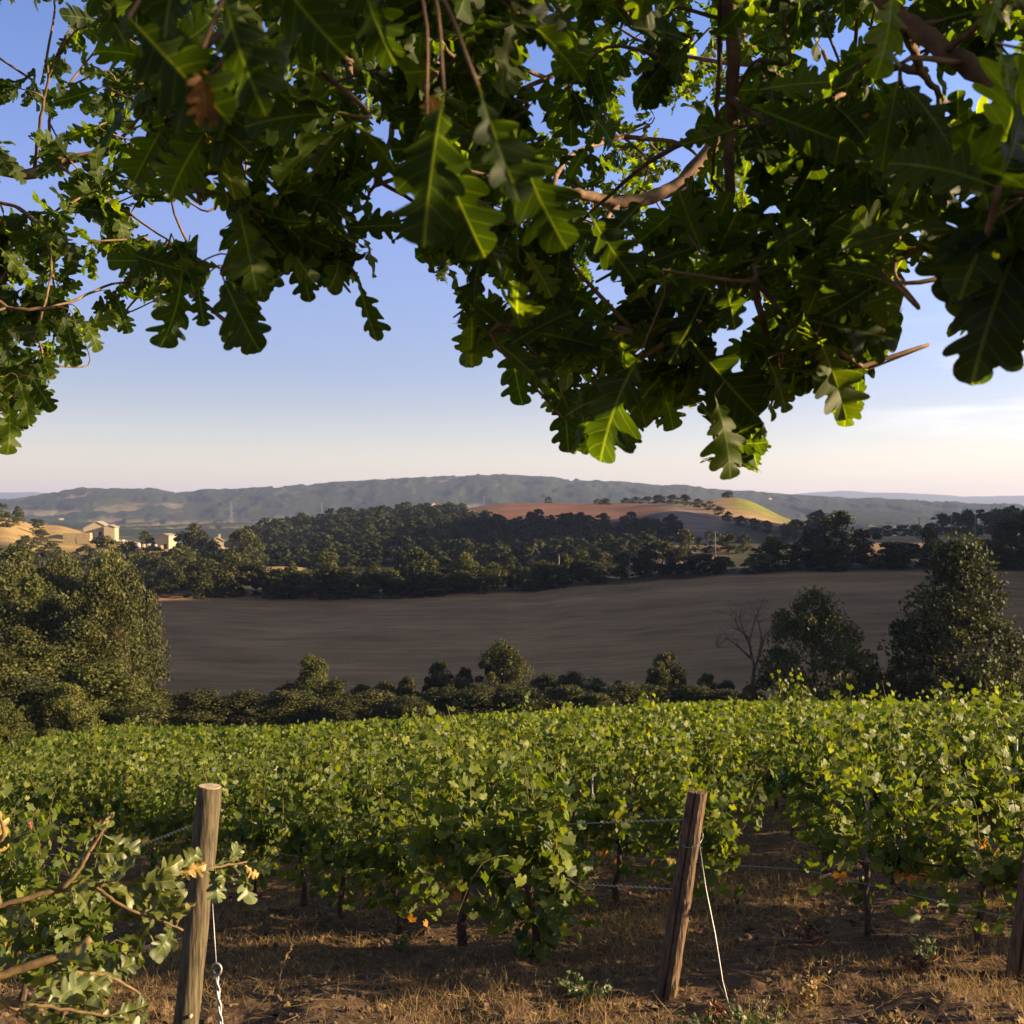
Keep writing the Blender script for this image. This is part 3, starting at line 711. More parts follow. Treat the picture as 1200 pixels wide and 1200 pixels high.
# thick stand on the left slope
gl = 'oaks of the thick stand on the left slope'
for x, y, Y, w, s, m in [(20, 640, 120, 110, 'tree', D), (75, 648, 112, 90, 'tree', D), (128, 645, 108, 80, 'tree', D), (35, 675, 84, 110, 'tree', O), (150, 668, 96, 70, 'tree', D),
                         (-20, 668, 76, 120, 'tree', O), (25, 735, 66, 120, 'tree', O), (95, 728, 70, 100, 'tree', O), (-25, 745, 58, 110, 'tree', O), (140, 742, 78, 60, 'tree', D), (115, 775, 66, 100, 'bush', O), (30, 790, 58, 110, 'bush', D), (62, 700, 76, 90, 'tree', D), (10, 655, 100, 80, 'tree', O), (-40, 640, 110, 100, 'tree', D), (-60, 690, 70, 120, 'tree', D), (150, 800, 82, 60, 'bush', D), (112, 815, 72, 70, 'bush', D)]:
    tree(x, y, Y, w * 1.5, s, G_ if random.random() < 0.18 else m, 'oak tree crowded into the thick stand on the left slope', gl)
tree(122, 672, 74, 125, 'tree', O, 'big rounded oak bulging from the left stand towards the field', None, k=2)
tree(78, 800, 56, 84, 'bush', G_, 'bright yellow green bush at the foot of the left stand', None, 'shrub', 'shrub', k=1)
tree(2, 822, 50, 66, 'bush', G_, 'rounded golden green bush at the left edge by the grass track', None, 'shrub', 'shrub', k=2)
tree(140, 735, 72, 40, 'bush', B_, 'brownish dry shrub on the right flank of the left stand', None, 'shrub', 'shrub')
gs = 'trees on the slope below the farm'
for x, y, Y, w, m in [(120, 628, 330, 50, O), (150, 634, 320, 48, O), (100, 640, 300, 50, D), (178, 640, 318, 50, O), (60, 634, 290, 50, D), (30, 628, 300, 44, D), (135, 645, 285, 50, D), (8, 608, 395, 30, D), (-8, 596, 425, 40, O), (20, 598, 425, 24, D), (42, 612, 405, 20, D), (48, 622, 380, 26, O), (205, 640, 300, 40, D), (262, 652, 300, 44, O)]:
    tree(x, y, Y, w, 'tree', m, 'olive green tree on the slope below the pale farm buildings', gs)
tree(228, 614, 318, 62, 'tree', O, 'large spreading tree right of the round bales on the farm slope', None, k=1)
tree(282, 618, 315, 60, 'tree', O, 'broad oak beside the white house on the farm slope', None, k=3)
tree(249, 640, 322, 34, 'bush', O, 'low bushy tree hiding the foot of the small farmhouse', None)
tree(264, 643, 318, 34, 'bush', D, 'dark bush in front of the garden shed below the farmhouse', None, 'shrub', 'shrub')
tree(171, 622, 395, 22, 'bush', D, 'small dark tree standing among the round bales', None)
for x, y in [(40, 608), (46, 607), (21, 590)]:
    tree(x, y + 3, 440, 14, 'bush', O, 'little bush on the skyline of the golden farm hill', 'bushes on the farm hill skyline', 'shrub', 'shrub')

tree(600 + 1200 * 7.0 / 2.3, 560, 2.3, 1500, 'bush', O, 'unseen shrub added right of the view to shade the headland', None, 'shrub', 'shrub', k=3)  # unseen shrub, added so its shade falls on the foreground soil
# wood on the shaded hillside: nobody could count it
mb = MB(); base = crown_mb(901, 22, 20, 0.11, 'bush'); base2 = crown_mb(902, 22, 20, 0.11, 'bush')
bvs = [(np.concatenate(b.v), np.concatenate(b.q), np.concatenate(b.a)) for b in (base, base2)]
g = np.random.default_rng(77); cnt = 0
while cnt < 740:
    cx = g.uniform(285, 800); Y = math.sqrt(g.uniform(330 ** 2, 625 ** 2))
    if Y > np.interp(cx, [290, 340, 450, 545, 575, 600, 690, 740, 800], [590, 612, 612, 592, 556, 548, 540, 520, 455]): continue
    if Y < np.interp(cx, [290, 600, 740, 770, 800], [366, 362, 365, 390, 440]): continue
    X = (cx - 600) * Y / 1200; s = g.uniform(5.5, 11.5); h = s * g.uniform(0.62, 0.85)
    bv, bq, ba = bvs[cnt % 2]
    a = g.uniform(0, 6.28); ca, sa = math.cos(a), math.sin(a)
    V = np.stack([(bv[:, 0] * ca - bv[:, 1] * sa) * s + X, (bv[:, 0] * sa + bv[:, 1] * ca) * s + Y, bv[:, 2] * h + gz(X, Y) - 0.4], 1)
    mb.add(V, bq, None, np.clip(ba * 0.8 + g.normal(0, 0.18), 0, 1)); cnt += 1
wood = mb.build('woods', M_wood); tag(wood, 'dark wood covering the shaded hillside below the red field', 'wood', kind='stuff')
#@@PART3
# ------------------------------------------------------------------ vineyard
ROW_D = np.array((-0.68, 0.733)); ROW_N = np.array((0.733, 0.68))

def vine_leaf(seed, hi=True):
    g = np.random.default_rng(seed)
    ang = [-90, -62, -38, -14, 8, 30, 52, 72, 90]
    rad = [0.14, 0.50, 0.54, 0.44, 0.58, 0.47, 0.52, 0.47, 0.62]
    if not hi: ang, rad = [-90, -45, 5, 45, 90], [0.12, 0.5, 0.55, 0.42, 0.66]
    right = [(r * math.cos(R(a)), r * math.sin(R(a))) for a, r in zip(ang, rad)]
    left = [(-x, y) for x, y in right[-2:0:-1]]
    P = np.array([(0, 0)] + right + left); P = P * (1 + g.normal(0, 0.05, P.shape))
    r2 = (P ** 2).sum(1)
    z = 0.10 * np.abs(P[:, 0]) - 0.28 * r2 * g.uniform(0.3, 1.0) + g.normal(0, 0.03, len(P)); z[0] = 0
    P[:, 1] += 0.1
    V = np.column_stack([P, z]); n = len(P) - 1
    return V, [(0, 1 + i, 1 + (i + 1) % n) for i in range(n)]
VL_HI = [vine_leaf(s) for s in range(4)]; VL_LO = [vine_leaf(s, False) for s in range(3)]

def vine_variant(seed, lod):
    """One vine 0.85 m along its row (local x), standing on z = 0."""
    g = np.random.default_rng(seed)
    tr = MB(); lean = g.normal(0, 0.05)
    p = np.array([(lean * 0.2, 0, -0.08), (lean * 0.6 + g.normal(0, .02), g.normal(0, .02), 0.15), (lean + g.normal(0, .03), g.normal(0, .03), 0.34), (lean * 1.3 + g.normal(0, .03), g.normal(0, .02), 0.5), (lean + g.normal(0, .02), 0, 0.56)])
    tr.tube(p, [0.030, 0.024, 0.021, 0.022, 0.018], 7, wob=0.22)
    for s in (-1, 1):
        q = [p[-1], p[-1] + (s * 0.12, g.normal(0, .02), 0.05), p[-1] + (s * 0.28, g.normal(0, .02), 0.05), p[-1] + (s * 0.45, g.normal(0, .02), 0.04)]
        tr.tube(q, [0.017, 0.014, 0.012, 0.008], 6, wob=0.2)
    ca = MB(); P0, AX, NR, SZ = [], [], [], []
    ns = int(g.integers(10, 15)) if lod == 'hi' else int(g.integers(8, 11))
    for i in range(ns):
        b = np.array((g.uniform(-0.36, 0.36), g.normal(0, 0.03), 0.58)); L_ = g.uniform(0.6, 1.02)
        if g.uniform() < 0.05: L_ *= 1.2
        out = np.array((g.normal(0, 0.16), g.normal(0, 0.15), 1.0))
        droop = g.uniform() < 0.34
        pts = []
        for t in np.linspace(0, 1, 7):
            q = b + out * L_ * t
            if droop: q = b + np.array((out[0] * 2.0, out[1] * 2.6, 1.0)) * L_ * np.array((t, t, t * (1 - 0.78 * t) * 1.15 - 0.42 * t ** 3))
            pts.append(q + g.normal(0, 0.012, 3))
        pts = np.array(pts)
        if lod == 'hi': ca.tube(pts, np.linspace(0.0055, 0.002, 7), 4, cap=False)
        nl = int(g.integers(25, 35)) if lod == 'hi' else int(g.integers(11, 16))
        for t in np.linspace(0.06, 1.0, nl):
            f = t * 6; k = min(int(f), 5); q = pts[k] + (pts[k + 1] - pts[k]) * (f - k)
            a = g.uniform(0, 6.28); d = np.array((math.cos(a), math.sin(a) * 1.0, 0.0)); pet = g.uniform(0.05, 0.13)
            P0.append(q + d * pet + (0, 0, g.normal(0, 0.02)))
            AX.append(d * 0.55 + np.array((0, 0, -0.8)) + g.normal(0, 0.3, 3))
            NR.append(d * 0.8 + np.array((0, 0, 0.35)) + g.normal(0, 0.75, 3))
            SZ.append((0.098 - 0.038 * t) * g.uniform(0.75, 1.25) * (1.0 if lod == 'hi' else 1.25))
    for i in range(46 if lod == 'hi' else 18):          # low skirt of leaves round the fruit zone
        a = g.uniform(0, 6.28); d = np.array((math.cos(a), math.sin(a), 0))
        P0.append(np.array((g.uniform(-0.48, 0.48), 0, g.uniform(0.24, 0.62))) + d * g.uniform(0.03, 0.16)); AX.append(d * 0.4 + np.array((0, 0, -1.0)) + g.normal(0, 0.3, 3)); NR.append(d + g.normal(0, 0.4, 3)); SZ.append(0.095 * g.uniform(0.7, 1.2))
    P0, AX, NR, SZ = map(np.array, (P0, AX, NR, SZ))
    tone = np.clip(g.normal(0.45, 0.2, len(P0)), 0, 0.89)
    low = P0[:, 2] < 0.72
    tone = np.where(low & (g.uniform(size=len(P0)) < 0.06), g.uniform(0.95, 1.0, len(P0)), tone)
    fo = MB(); M = frames(AX, NR) * SZ[:, None, None]; tl = VL_HI if lod == 'hi' else VL_LO
    w = g.integers(0, len(tl), len(P0))
    for k, (tv, tt) in enumerate(tl):
        m = w == k
        fo.scatter(tv, None, tt, M[m], P0[m], tone[m])
    return tr, ca, fo

VV = {}
for lod in ('hi', 'mid'):
    for k in range(8 if lod == 'hi' else 5):
        tr, ca, fo = vine_variant(100 + k + (50 if lod == 'mid' else 0), lod)
        VV[lod, k] = (tr.mesh('trunk', M_vbark, True), ca.mesh('canes', M_cane, True) if lod == 'hi' else None, fo.mesh('foliage', M_vine, True), fo)
row_ang = math.atan2(ROW_D[1], ROW_D[0])

def rows():
    out = []
    for r, n0 in enumerate([2.3, 5.15, 7.0] + [7.0 + 1.9 * i for i in range(1, 45)]):
        if r == 0: s = np.array((-1.60, 5.05)) + ROW_D * 1.8
        elif r == 1: s = np.array((0.96, 6.6)) + ROW_D * 1.15
        else: s = np.array(((n0 - 0.68 * 6.5) / 0.733, 6.5)) + ROW_D * 0.5
        out.append((r, s))
    return out
spots = []
for r, s in rows():
    for i in range(130):
        p = s + ROW_D * (0.82 * i) + rng.normal(0, 0.04, 2)
        X, Y = p
        if Y > 71 or Y < 4.5: continue
        if X > 0.53 * Y + 2.5 or X < -0.53 * Y - 2.0: continue
        cx = 600 + 1200 * X / Y
        if Y > 27 and cx < np.interp(Y, [27, 45, 60, 71], [-40, 95, 150, 190]): continue
        if (rng.uniform() < 0.07 and i > 2) or (r, i) == (2, 2): continue
        spots.append((math.hypot(X * 0.6, Y), r, i, X, Y))
spots.sort()
seen_lab = {}
NAMED = {(1, 0): 'low bushy vine whose leaves hang to the ground just left of the split post', (1, 1): 'second vine from the split post, with a bare slanting trunk',
         (2, 0): 'vine at the start of the right hand row beside its dark post', (2, 1): 'vine second in the right hand row, trailing yellow leaves above the dark soil',
         (0, 0): 'vine directly left of the round post, behind the low oak branch'}
ROWTXT = {0: 'vine in the short row at the left edge behind the low oak branch', 1: 'vine in the front row that starts at the split post', 2: 'vine in the front row that starts at the right hand leaning post'}
for j, (d, r, i, X, Y) in enumerate(spots[:298]):
    lod = 'hi' if Y < 17 else 'mid'
    k = int(rng.integers(0, 8 if lod == 'hi' else 5))
    tm, cm, fm, _ = VV[lod, k]
    o = empty('grapevine', (X, Y, gz(X, Y)), row_ang + (math.pi if rng.uniform() < 0.5 else 0) + rng.normal(0, 0.06))
    sz = rng.uniform(0.78, 1.1) + 0.16 * (vnoise(np.array(X * 0.8), np.array(Y * 0.8), 5) - 0.5); o.scale = (1.0, 1.0 + rng.uniform(-.1, .15), sz * 0.99)
    if (r, i) in ((1, 0), (1, 1)): o.scale = (1.15, 1.35, 1.06)
    link('trunk', tm, o)
    if cm is not None: link('canes', cm, o)
    fo_ = link('foliage', fm, o)
    if (r, i) == (1, 0):
        sm = MB(); n_ = 150; q = rng.uniform(0, 1, n_); rad = 0.05 + 0.24 * q ** 0.7; an = rng.uniform(0, 6.28, n_)
        P_ = np.stack([rad * np.cos(an) * 1.1, rad * np.sin(an), 0.04 + 0.62 * q + rng.normal(0, 0.04, n_)], 1)
        sm.scatter(VL_HI[0][0], None, VL_HI[0][1], frames(np.stack([np.cos(an) * 0.4, np.sin(an) * 0.4, -0.9 + 0 * an], 1) + rng.normal(0, 0.25, (n_, 3)), np.stack([np.cos(an), np.sin(an), 0.2 + 0 * an], 1) + rng.normal(0, 0.45, (n_, 3))) * rng.uniform(0.06, 0.10, n_)[:, None, None], P_, np.clip(rng.normal(0.4, 0.18, n_), 0, 0.92))
        sm.build('foliage', M_vine, o, True)
    if (r, i) in NAMED: tag(o, NAMED[r, i], 'grapevine', 'grapevines of the front rows')
    elif r in ROWTXT: tag(o, ROWTXT[r], 'grapevine', ['vines of the left edge row', 'vines of the split post row', 'vines of the right hand row'][r])
    else: tag(o, 'grapevine among the crowded rows behind the front row', 'grapevine', 'grapevines of the crowded rows behind')
mb = MB(); g = np.random.default_rng(8)
srcs = []
for k in range(5):
    f = VV['mid', k][3]; srcs.append((np.concatenate(f.v), f.t, np.concatenate(f.a)))
# far vines: fewer, larger leaves
P0, AX, NR, SZ, TN = [], [], [], [], []
for d, r, i, X, Y in spots[298:]:
    n = int(np.interp(Y, [20, 35, 70], [120, 80, 55])); z = gz(X, Y)
    u = g.uniform(-0.48, 0.48, n); v = g.normal(0, 0.15, n); h = np.where(g.uniform(size=n) < 0.6, g.uniform(0.8, 1.5, n), g.uniform(0.4, 1.2, n))
    P0.append(np.stack([X + u * ROW_D[0] + v * ROW_N[0], Y + u * ROW_D[1] + v * ROW_N[1], z + h], 1))
    dd = np.stack([ROW_N[0] * np.sign(v), ROW_N[1] * np.sign(v), np.full(n, 0.5)], 1) + g.normal(0, 0.5, (n, 3))
    NR.append(dd); AX.append(np.stack([g.normal(0, .5, n), g.normal(0, .5, n), np.full(n, -0.8)], 1)); SZ.append(np.interp(Y, [20, 70], [0.17, 0.24]) * g.uniform(0.7, 1.2, n)); TN.append(np.clip(g.normal(0.42, 0.2, n), 0, 0.95))
P0, AX, NR, SZ, TN = map(np.concatenate, (P0, AX, NR, SZ, TN))
tv, tt = VL_LO[0]
mb.scatter(tv, None, tt, frames(AX, NR) * SZ[:, None, None], P0, TN)
fv = mb.build('distant_vines', M_vine); tag(fv, 'mass of vines on the far brow of the vineyard', 'vines', kind='stuff')

# posts ------------------------------------------------------------------------
def at(x, y, Y): return Vector(px(x, y, Y))
def rnd_post():
    o = empty('vine_post', (0, 0, 0))
    b = px(205, 1262, 5.0); X, Yb = b[0], 5.0; zb = gz(X, Yb)
    t = px(246, 922, 5.06); base = np.array((X, Yb, zb - 0.1))
    ax = (t - base); n = 22
    P = np.array([base + ax * f for f in np.linspace(0, 1, n)]); rad = np.full(n, 0.060) * (1 + rng.normal(0, 0.012, n)); rad[-1] *= 0.93
    mb = MB(); mb.tube(P, rad, 24, cap=True, wob=0.03); s = mb.build('post_body', M_post, o, True)
    mb = MB(); u = ax / np.linalg.norm(ax); mb.tube([t - u * 0.002, t + u * 0.004], [0.054, 0.053], 24); mb.build('sawn_end', M_cut, o)
    # knot stub
    mb = MB(); k = base + ax * 0.36; mb.tube([k + (0.03, -0.045, 0), k + (0.035, -0.075, 0.005)], [0.012, 0.008], 8); mb.build('knot', M_cut, o, True)
    tag(o, 'round weathered wooden end post leaning at the left behind the low oak branch', 'post'); return o
rnd_post()
def split_post(bx, by, tx, ty, Y, w, d, label, ang):
    """A post split from a log: half-round section with a crack down its face."""
    o = empty('vine_post', (0, 0, 0))
    X = (bx - 600) * Y / 1200; zb = gz(X, Y)
    base = np.array((X, Y, min(zb, (600 - by) * Y / 1200) - 0.12)); top = px(tx, ty, Y + 0.10)
    sec = np.array([(-.5, -.32), (-.36, -.5), (-.1, -.46), (-.02, -.30), (.04, -.44), (.3, -.5), (.47, -.36), (.5, .05), (.36, .38), (.1, .5), (-.2, .47), (-.42, .25)])
    ca, sa = math.cos(ang), math.sin(ang); n = 26; V = []
    for f in np.linspace(0, 1, n):
        c = base + (top - base) * f; j = 1 + rng.normal(0, 0.03, len(sec)); S = sec * np.array((w, d)) * (1.08 - 0.12 * f) * j[:, None]
        V.append(np.column_stack([S[:, 0] * ca - S[:, 1] * sa, S[:, 0] * sa + S[:, 1] * ca, rng.normal(0, 0.006, len(sec)) * (f > 0.98)]) + c)
    V = np.concatenate(V); m = len(sec)
    q = [(i * m + k, i * m + (k + 1) % m, (i + 1) * m + (k + 1) % m, (i + 1) * m + k) for i in range(n - 1) for k in range(m)]
    mb = MB(); mb.add(np.vstack([V, top + (0, 0, 0.006)]), q, [((n - 1) * m + k, (n - 1) * m + (k + 1) % m, n * m) for k in range(m)])
    mb.build('post_body', M_split, o, False)
    mb = MB(); u = (top - base) / np.linalg.norm(top - base); c = base + (top - base) * 0.80
    a = np.linspace(0, 2 * math.pi, 15); rr = 0.62
    S = np.stack([np.cos(a) * w * rr, np.sin(a) * d * rr, 0.05 * np.sin(a)], 1)
    mb.tube(np.column_stack([S[:, 0] * ca - S[:, 1] * sa, S[:, 0] * sa + S[:, 1] * ca, S[:, 2]]) + c, 0.0025, 5); mb.build('wire_wrap', M_wire, o, True)
    tag(o, label, 'post'); return o
split_post(777, 1172, 818, 928, 6.6, 0.125, 0.12, 'split brown wooden end post leaning right in the middle of the headland', -0.5)
split_post(1192, 1142, 1222, 925, 6.5, 0.15, 0.13, 'dark split wooden end post cut by the right edge of the view', -0.5)

# stay wires
def stay(name_label, pts, rad, loop=None):
    o = empty('stay_wire', (0, 0, 0))
    mb = MB(); mb.tube(pts, rad, 6); mb.build('wire', M_wire, o, True)
    if loop is not None:
        c, r, rod = loop
        a = np.linspace(-0.35 * math.pi, 1.35 * math.pi, 18)
        mb = MB(); L0 = np.stack([c[0] + r * np.cos(a), np.full(18, c[1]) + np.linspace(-0.006, 0.006, 18), c[2] + r * np.sin(a) * 1.25], 1)
        mb.tube(L0, 0.0058, 8); mb.build('eyelet', M_wire, o, True)
        mb = MB(); t = np.linspace(0, 1, 28); e0 = np.array((c[0], c[1], c[2] - 1.2 * r)); P = e0 + (np.array(rod) - e0) * t[:, None]
        for s in (0, math.pi):
            tw = P.copy(); am = 0.006 * (t < 0.45); tw[:, 0] += am * np.cos(t * 40 + s); tw[:, 1] += am * np.sin(t * 40 + s)
            mb.tube(tw, 0.0052, 6)
        mb.build('anchor_rod', M_wire, o, True)
    tag(o, name_label, 'stay wire'); return o
e = px(254, 1136, 4.62); rod = np.array((px(276, 1214, 4.4)[0], 4.4, gz(px(276, 1214, 4.4)[0], 4.4) - 0.05))
stay('thick stay wire with a twisted eyelet below the round post', [px(246, 1000, 4.98), px(249, 1060, 4.85), px(253.5, 1130, 4.625)], 0.0024, (e, 0.021, rod))
g0 = px(862, 1205, 5.9)
stay('thin pale stay wire running down from the split post into the weeds', [px(818, 978, 6.5), px(827, 1040, 6.35), px(838, 1095, 6.2), px(847, 1150, 6.05), np.array((g0[0], 5.9, gz(g0[0], 5.9) - 0.03))], [0.0032, 0.0032, 0.0045, 0.0032, 0.0032])

# trellis wires of the three nearest rows
def trellis(label, p0, frac_h, start, n, thick):
    P = [np.array(p0)]
    for i in range(1, n):
        q = np.array(start) + ROW_D * i * 1.6
        P.append(np.array((q[0], q[1], gz(q[0], q[1]) + frac_h)))
    mb = MB(); P = np.array(P)
    mb.tube(P, thick, 5, cap=False)
    # loose twist where the wire is wound on itself near the post
    t = np.linspace(0.04, 0.42, 60)[:, None]; c = P[0] + (P[1] - P[0]) * t
    c = c + np.stack([0 * t[:, 0], 0.010 * np.cos(t[:, 0] * 260), 0.010 * np.sin(t[:, 0] * 260)], 1)
    mb.tube(c, thick * 0.9, 4, cap=False)
    o = mb.build('trellis_wire', M_wire, None, True); tag(o, label, 'wire', 'trellis wires')
trellis('upper trellis wire leaving the round post towards the left edge', px(236, 963, 5.04), 1.05, (-1.60, 5.05), 6, 0.0022)
trellis('lower trellis wire leaving the round post behind the low oak branch', px(222, 1098, 5.02), 0.5, (-1.60, 5.05), 6, 0.0022)
trellis('upper trellis wire leaving the split post to the left', px(808, 960, 6.66), 0.92, (0.96, 6.6), 5, 0.0026)
trellis('lower trellis wire leaving the split post to the left', px(792, 1042, 6.64), 0.52, (0.96, 6.6), 5, 0.0026)
trellis('lower trellis wire of the right hand row', px(1196, 1078, 6.5), 0.50, (3.28, 6.5), 6, 0.0024)

# thin steel stakes among the rows
for x, yt, Y, lab in [(96, 893, 19, 'grey steel stake among the vines at the far left, left one of a close pair'), (100, 895, 19.3, 'grey steel stake among the vines at the far left, right one of a close pair'), (363, 888, 17, 'thin grey stake among the vines above the round post'),
                      (1166, 868, 11.5, 'grey steel stake in the rows near the right edge, left of the dark stake'), (1191, 866, 11.0, 'dark stake in the rows at the right edge'), (1017, 928, 9.2, 'pale thin stake in the right hand rows right of the centre'), (694, 905, 11, 'slim grey stake in the rows above the split post')]:
    X = (x - 600) * Y / 1200; zb = gz(X, Y); zt = (600 - yt) * Y / 1200
    mb = MB(); n = 14; P = np.array([(X, Y, z) for z in np.linspace(zb - 0.1, zt, n)])
    mb.tube(P, 0.016, 6); [mb.box((X, Y - 0.018, z), (0.018, 0.012, 0.012)) for z in np.linspace(zb + 0.5, zt - 0.05, 6)]
    tag(mb.build('vine_stake', M_steel), lab, 'stake', 'steel stakes in the vineyard')
# little pink tape ties
for x, y, Y, lab in [(34, 965, 6.0, 'pink tape tie on the trellis wire at the left edge'), (148, 917, 11.0, 'pink tape tie among the vines left of the round post'), (553, 1008, 7.7, 'pink tape tie in the low bushy vine'), (864, 996, 9.0, 'pink tape tie in the gap right of the split post')]:
    c = px(x, y, Y); a = np.linspace(0, 2 * math.pi, 11)
    mb = MB(); mb.tube(np.stack([c[0] + 0.010 * np.cos(a), c[1] + 0.010 * np.sin(a), c[2] + 0.005 * np.cos(a)], 1), 0.005, 5, cap=False); mb.tube([c + (0.01, -0.012, 0), c + (0.022, -0.016, -0.022)], [0.006, 0.004], 4)
    tag(mb.build('tape_tie', M_pink, None, True), lab, 'tape', 'pink tape ties on the vines')

# dry grass and straw litter on the headland ------------------------------------
def in_front(n, ymin, ymax, g):
    Y = np.sqrt(g.uniform(ymin ** 2, ymax ** 2, n)); X = g.uniform(-0.54, 0.54, n) * Y; return X, Y
g = np.random.default_rng(21)
def gzv(X, Y): return hz(X, Y) + ground_detail(X, Y)
blade = np.array([(-0.5, 0, 0), (0.5, 0, 0), (0.34, 0.5, 0.10), (-0.34, 0.5, 0.10), (0, 1.0, 0.38)])
bq, bt = [(0, 1, 2, 3)], [(3, 2, 4)]
mb = MB()
X, Y = in_front(110000, 3.9, 13.5, g)
pat = fbm(X * 0.9, Y * 0.9, 71, 4) + 0.35 * (fbm(X * 4, Y * 4, 72, 2) - 0.5)
keep = (pat > 0.46) & (g.uniform(size=len(X)) < np.interp(Y, [4, 8, 13.5], [1.0, 0.9, 0.45])); X, Y, pat = X[keep], Y[keep], pat[keep]; n = len(X)
Z = gzv(X, Y) - 0.01
ln = g.uniform(0.05, 0.17, n) * (0.7 + 1.6 * (pat - 0.5)); wd = g.uniform(0.0022, 0.0048, n)
ax = g.normal(0, 0.55, (n, 3)); ax[:, 2] = np.abs(g.normal(0.75, 0.4, n)); ax /= np.linalg.norm(ax, axis=1)[:, None]
M = frames(ax, unit(n)) * np.stack([wd, ln, ln], 1)[:, None, :]
mb.scatter(blade, bq, bt, M, np.stack([X, Y, Z], 1), np.clip(g.normal(0.55, 0.22, n), 0, 1))
tag(mb.build('dry_grass', M_straw), 'dry golden grass tufts on the headland soil', 'dry grass', kind='stuff')
mb = MB(); X, Y = in_front(26000, 3.9, 12, g); n = len(X); ln = g.uniform(0.04, 0.22, n); wd = g.uniform(0.002, 0.004, n)
ax = g.normal(0, 1, (n, 3)); ax[:, 2] *= 0.12; nr = np.tile((0, 0, 1.0), (n, 1)) + g.normal(0, 0.3, (n, 3)); a = ax / np.linalg.norm(ax, axis=1)[:, None]
P = np.stack([X, Y, gzv(X, Y) + g.uniform(0.002, 0.03, n)], 1)
flat = blade * (1, 1, 0.3)
mb.scatter(flat, bq, bt, frames(ax, nr) * np.stack([wd, ln, ln], 1)[:, None, :], P, np.clip(g.normal(0.42, 0.25, n), 0, 1))
tag(mb.build('straw_litter', M_straw), 'straw and cut stalks lying on the brown soil', 'straw', kind='stuff')
# clods
mb = MB(); X, Y = in_front(5200, 3.9, 11, g); n = len(X)
ico = np.array([(0, 0, 1), (.9, 0, .35), (.28, .85, .35), (-.72, .53, .35), (-.72, -.53, .35), (.28, -.85, .35), (.72, .53, -.4), (-.28, .85, -.4), (-.9, 0, -.4), (-.28, -.85, -.4), (.72, -.53, -.4)])
it = [(0, 1, 2), (0, 2, 3), (0, 3, 4), (0, 4, 5), (0, 5, 1), (1, 6, 2), (2, 6, 7), (2, 7, 3), (3, 7, 8), (3, 8, 4), (4, 8, 9), (4, 9, 5), (5, 9, 10), (5, 10, 1), (1, 10, 6)]
s = 0.008 + 0.03 * g.uniform(0, 1, n) ** 2.5
mb.scatter(ico, None, it, frames(unit(n), unit(n)) * (s[:, None] * g.uniform(0.6, 1.3, (n, 3)))[:, None, :], np.stack([X, Y, gzv(X, Y)], 1), 0.5 + 0 * X)
M_clod = noisy_mat('soil_clod', (0.07, 0.045, 0.03), (0.19, 0.125, 0.08), 9, 0.95, 0.5)
tag(mb.build('soil_clods', M_clod), 'loose clods of brown soil on the headland', 'soil', kind='stuff')

# fallen brown vine leaves
mb = MB(); X, Y = in_front(900, 4.2, 11, g); n = len(X)
mb.scatter(VL_HI[1][0] * (1, 1, 2.2), None, VL_HI[1][1], frames(unit(n) * (1, 1, .15), unit(n) * 0.5 + (0, 0, 1.0)) * g.uniform(0.03, 0.075, n)[:, None, None], np.stack([X, Y, gzv(X, Y) + 0.015], 1), np.clip(g.normal(0.25, 0.2, n), 0, 1))
tag(mb.build('fallen_leaves', M_straw), 'curled brown leaves fallen on the headland soil', 'leaves', kind='stuff')

# weeds
def weed(x, y, Y, n, ht, mat, label, spread=0.16, lf=0.035, name='weed'):
    X = (x - 600) * Y / 1200; z = gz(X, Y); o = empty(name, (X, Y, z)); st, lv = MB(), MB(); P0, AX = [], []
    for i in range(n):
        a = g.uniform(0, 6.28); e = np.array((math.cos(a) * spread * g.uniform(.3, 1), math.sin(a) * spread * g.uniform(.3, 1), ht * g.uniform(0.5, 1)))
        m = e * (0.5, 0.5, 0.6); st.tube([(0, 0, -0.02), m, e], [0.003, 0.0022, 0.0014], 4)
        for t in np.linspace(0.25, 1, 9):
            P0.append(e * t * (0.6 + 0.4 * t, 0.6 + 0.4 * t, 1) + g.normal(0, 0.012, 3)); AX.append(g.normal(0, 1, 3) + (0, 0, 0.2))
    P0, AX = np.array(P0), np.array(AX); k = len(P0)
    lv.scatter(np.array([(-.4, .3, 0), (0, 0, 0), (.4, .3, 0), (0, 1.0, -0.1), (0, .5, .08)]), [(1, 2, 4, 0), (0, 4, 2, 3)], None, frames(AX, unit(k) + np.array((0, -.3, .8))) * (lf * g.uniform(.6, 1.3, k))[:, None, None], P0, g.uniform(0, 1, k))
    st.build('stem', M_straw, o, True); lv.build('leaves', mat, o); tag(o, label, 'weed'); return o
weed(690, 1148, 6.5, 14, 0.16, M_weed, 'low green weed on the bare soil left of the split post')
weed(672, 1140, 6.6, 9, 0.12, M_weed, 'small green weed on the soil below the low bushy vine', 0.12)
weed(470, 1105, 7.9, 9, 0.14, M_weed, 'little green weed under the front row near its second trunk', 0.12)
weed(830, 1178, 5.75, 16, 0.13, M_weed, 'sprawling green weed just right of the foot of the split post', 0.2)
weed(880, 1170, 5.8, 20, 0.17, M_weed, 'leafy green weed at the foot of the thin stay wire', 0.22)
weed(905, 1192, 5.5, 16, 0.14, M_weed, 'pale green weed at the bottom edge right of the thin stay wire', 0.2)
weed(1082, 1122, 6.7, 9, 0.22, M_weed, 'upright green weed in the shade of the right hand row', 0.12)
weed(1078, 1138, 6.6, 14, 0.09, M_redweed, 'patch of dark red weed below the upright green one', 0.2)
